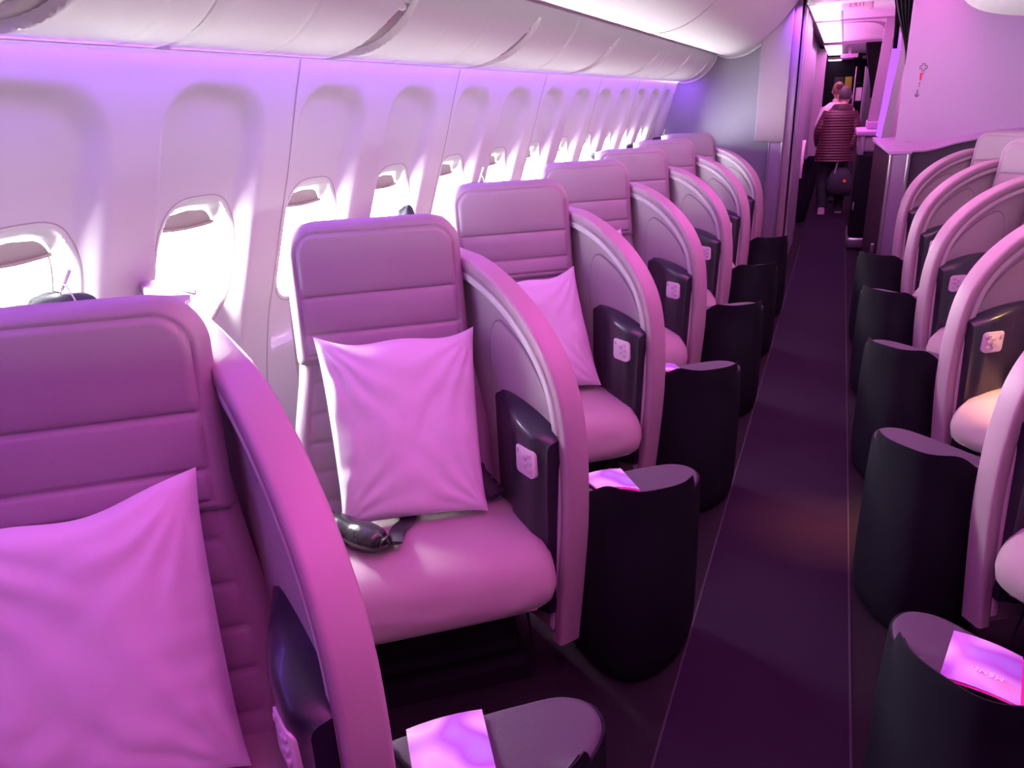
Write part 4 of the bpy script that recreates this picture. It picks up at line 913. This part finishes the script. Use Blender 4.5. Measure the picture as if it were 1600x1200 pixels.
def person_maroon():
    px, py = 0.0, 11.8; root = empty('person', (px, py, 0), 'person seen from behind in a maroon quilted jacket carrying a black bag down the aisle', 'person')
    V = []; E = []; Rd = []
    def add(p, r, link=None):
        V.append(p); Rd.append(r)
        if link is not None: E.append((link, len(V) - 1))
        return len(V) - 1
    pel = add((-0.03, 0.0, 0.86), (0.15, 0.11)); wst = add((-0.035, 0.02, 1.03), (0.15, 0.11), pel); chs = add((-0.02, 0.05, 1.24), (0.16, 0.11), wst); nk = add((0.02, 0.10, 1.42), 0.055, chs); add((0.03, 0.125, 1.49), 0.052, nk)
    for sx, kx, ky, fx, fy in ((-1, -0.135, 0.03, -0.115, -0.06), (1, 0.085, 0.06, 0.09, 0.12)):
        hp = add((-0.03 + sx * 0.085, 0.0, 0.80), 0.092, pel); kn = add((kx, ky, 0.46), 0.062, hp); an = add((fx, fy, 0.10), 0.042, kn); add((fx + sx * 0.01, fy + 0.10, 0.045), 0.034, an)
    for sx, el, wr in ((-1, (-0.245, 0.02, 1.10), (-0.235, 0.12, 0.90)), (1, (0.215, 0.0, 1.08), (0.150, -0.06, 0.86))):
        sh1 = add((-0.02 + sx * 0.155, 0.07, 1.35), 0.058, chs); e_ = add(el, 0.045, sh1); add(wr, 0.032, e_)
    body = skin_body('body', V, E, Rd, M['skin'], root)
    hg = head(0.028, 0.15, 1.535, 0.98); hg.obj('head', M['skin'], root)
    hair(0.028, 0.15, 1.535, 1.0, 0.66, M['greyhair'], root, 3)
    # jacket
    J = empty('jacket_anchor', (0, 0, 0)); bpy.data.objects.remove(J)
    keys = [(0.715, -0.025, -0.02, 0.245, 0.165), (0.80, -0.03, -0.01, 0.238, 0.160), (0.95, -0.03, 0.01, 0.222, 0.150), (1.08, -0.025, 0.03, 0.218, 0.148), (1.20, -0.02, 0.05, 0.216, 0.146), (1.30, -0.015, 0.065, 0.205, 0.138), (1.36, -0.005, 0.085, 0.165, 0.118), (1.405, 0.008, 0.10, 0.115, 0.098)]
    rr = rings_z(keys, 92, 2.5, 0.010, 0.035, 30); rr.insert(0, ell((-0.025, -0.02, 0.73), 0.20, 0.13, 30, 2.5)); jk = MB().loft(rr).obj('jacket', M['jacket'], root, smooth=70)
    def sleeve(a, b, c, name):
        pts = []; rad = []; n = 60; path = crom([a, b, c], 12)
        for i in range(n):
            v = i / (n - 1); q = v * (len(path) - 1); k = min(int(q), len(path) - 2); t = q - k; pts.append(tuple(path[k][d] * (1 - t) + path[k + 1][d] * t for d in range(3)))
            rad.append(0.076 - 0.024 * v + 0.007 * abs(math.sin(math.pi * v * 15)) - (0.02 if i == 0 else 0))
        MB().tube(pts, rad, 16).obj(name, M['jacket'], jk, smooth=70)
    sleeve((-0.150, 0.07, 1.335), (-0.250, 0.02, 1.10), (-0.238, 0.115, 0.91), 'sleeve'); sleeve((0.130, 0.07, 1.33), (0.212, 0.00, 1.08), (0.152, -0.055, 0.865), 'sleeve')
    cl = MB(); rows = []
    for i in range(9):
        v = i / 8; th = math.pi * v; rows.append(ell((0.008, 0.085 - 0.02 * v, 1.375 + 0.072 * math.sin(th * 0.55)), 0.150 - 0.062 * v, 0.125 - 0.045 * v, 26, 2.2))
    cl.grid(rows, closed_u=True); cl.obj('hood', M['jacket'], jk)
    # trousers
    for sx, kx, ky, fx, fy in ((-1, -0.135, 0.03, -0.115, -0.06), (1, 0.085, 0.06, 0.09, 0.12)):
        pts = crom([(-0.03 + sx * 0.075, 0.0, 0.84), (-0.03 + sx * 0.09, 0.01, 0.68), (kx, ky, 0.46), ((kx + fx) / 2, (ky + fy) / 2 - 0.01, 0.28), (fx, fy, 0.075)], 6)
        n = len(pts); MB().tube(pts, [0.118 - 0.052 * min(1, (i / n) * 1.3) + 0.004 * math.sin(i * 1.7) for i in range(n)], 16).obj('trouser_leg', M['trousers'], root)
        sw = MB(); rows = []
        for i in range(9):
            v = i / 8; wdt = 0.040 + 0.010 * math.sin(math.pi * min(1, v * 1.1)); hgt = 0.085 - 0.045 * sm(0.25, 0.9, v)
            rows.append([(fx + sx * 0.006 + x, fy - 0.075 + 0.265 * v, 0.008 + z) for x, z in rrect(-wdt, wdt, 0, hgt, 0.018, 3)])
        sw.loft(rows); sh__ = sw.obj('shoe', M['shoe'] if sx < 0 else M['shoe_dark'], root)
        MB().loft([[(fx + sx * 0.006 + x, fy - 0.08 + 0.275 * v, z) for x, z in rrect(-0.046, 0.046, 0.0, 0.022, 0.008, 2)] for v in (0, 0.3, 0.6, 1)]).obj('sole', M['shoe'], sh__)
    hand((0.150, -0.062, 0.855), (-0.25, -0.1, -1), 1, None, None, 1.2).obj('hand', M['skin'], root); hand((-0.236, 0.122, 0.895), (0.1, 0.35, -1), 1, None, None, 0.6).obj('hand', M['skin'], root)
    return root
person_maroon()
hb = empty('handbag', (0.07, 11.70, 0.36), 'large black shoulder bag with orange badge held low by the person in maroon', 'bag')
rings = []
for z, rx, ry, cx in ((-0.10, 0.12, 0.05, 0.035), (-0.085, 0.165, 0.075, 0.03), (0.0, 0.185, 0.09, 0.02), (0.12, 0.165, 0.085, 0.01), (0.22, 0.115, 0.06, 0.0), (0.27, 0.06, 0.035, 0.005), (0.275, 0.03, 0.02, 0.005)): rings.append([(x + 0.006 * math.sin(j * 1.9 + z * 30), y, zz) for j, (x, y, zz) in enumerate(ell((cx, 0, z), rx, ry, 26, 2.6))])
MB().loft(rings).obj('bag_body', M['black_cloth'], hb, smooth=70)
for dx in (-0.05, 0.045): MB().tube([Vector(p) for p in crom([(dx, -0.03, 0.24), (dx * 0.8 + 0.02, -0.03, 0.34), (0.055, -0.03, 0.425), (0.06, 0.02, 0.43), (dx * 0.8 + 0.02, 0.045, 0.33), (dx, 0.04, 0.24)], 5)], 0.007, 8).obj('handle', M['black_cloth'], hb)
MB().tube([(-0.135, -0.02, -0.02), (-0.075, -0.05, 0.16), (-0.045, -0.05, 0.36)], 0.011, 8).obj('scarf', M['grey_strap'], hb)
MB().tube([(0.065, -0.098, 0.10), (0.065, -0.086, 0.10)], [0.020, 0.022], 14).obj('badge', M['orange'], hb)
def person_white():
    root = empty('person', (-0.09, 13.0, 0), 'person in a white top with brown hair in a bun, ahead of maroon jacket', 'person')
    V = []; E = []; Rd = []
    def add(p, r, link=None):
        V.append(p); Rd.append(r)
        if link is not None: E.append((link, len(V) - 1))
        return len(V) - 1
    pel = add((0, 0, 0.92), (0.14, 0.10)); wst = add((0, 0, 1.08), (0.12, 0.09), pel); chs = add((0, 0.01, 1.28), (0.15, 0.10), wst); nk = add((0, 0.02, 1.46), 0.05, chs); add((0, 0.03, 1.52), 0.048, nk)
    for sx in (-1, 1):
        hp = add((sx * 0.085, 0, 0.86), 0.088, pel); kn = add((sx * 0.085, 0.01, 0.48), 0.058, hp); an = add((sx * 0.085, -0.01, 0.09), 0.04, kn); add((sx * 0.09, 0.10, 0.04), 0.032, an)
        s1 = add((sx * 0.155, 0.01, 1.38), 0.052, chs); e1 = add((sx * 0.205, 0.0, 1.12), 0.042, s1); add((sx * 0.19, 0.09, 0.91), 0.030, e1)
    skin_body('body', V, E, Rd, M['skin'], root); head(0.02, 0.03, 1.605, 0.95).obj('head', M['skin'], root); h_ = hair(0.02, 0.03, 1.605, 1.0, 0.68, M['blonde'], root, 9)
    MB().tube([(0.03, -0.05, 1.655), (0.03, -0.085, 1.69), (0.03, -0.11, 1.72)], [0.035, 0.045, 0.028], 14).obj('hair_bun', M['blonde'], h_)
    keys = [(0.88, 0, 0, 0.185, 0.135), (1.05, 0, 0, 0.165, 0.122), (1.20, 0, 0.01, 0.182, 0.128), (1.34, 0, 0.015, 0.190, 0.120), (1.41, 0, 0.02, 0.135, 0.098), (1.455, 0, 0.02, 0.075, 0.07)]
    tp_ = MB().loft(rings_z(keys, 40, 2.4, 0.0, 0.05, 26)).obj('white_top', M['whitecloth'], root)
    for sx in (-1, 1):
        MB().tube(crom([(sx * 0.125, 0.01, 1.375), (sx * 0.205, 0.0, 1.12), (sx * 0.19, 0.085, 0.93)], 8), [0.066 - 0.0014 * i for i in range(17)], 14).obj('sleeve', M['whitecloth'], tp_)
        MB().tube(crom([(sx * 0.078, 0, 0.93), (sx * 0.088, 0.01, 0.66), (sx * 0.086, 0.0, 0.40), (sx * 0.086, -0.01, 0.07)], 6), [0.105 - 0.0027 * i for i in range(19)], 14).obj('trouser_leg', M['trousers'], root)
        MB().box(sx * 0.088 - 0.045, sx * 0.088 + 0.045, -0.07, 0.19, 0.0, 0.08, 0.025).obj('shoe', M['shoe_dark'], root)
        hand((sx * 0.19, 0.092, 0.90), (0, 0.3, -1), 1, None, None, 0.5).obj('hand', M['skin'], root)
    return root
person_white()
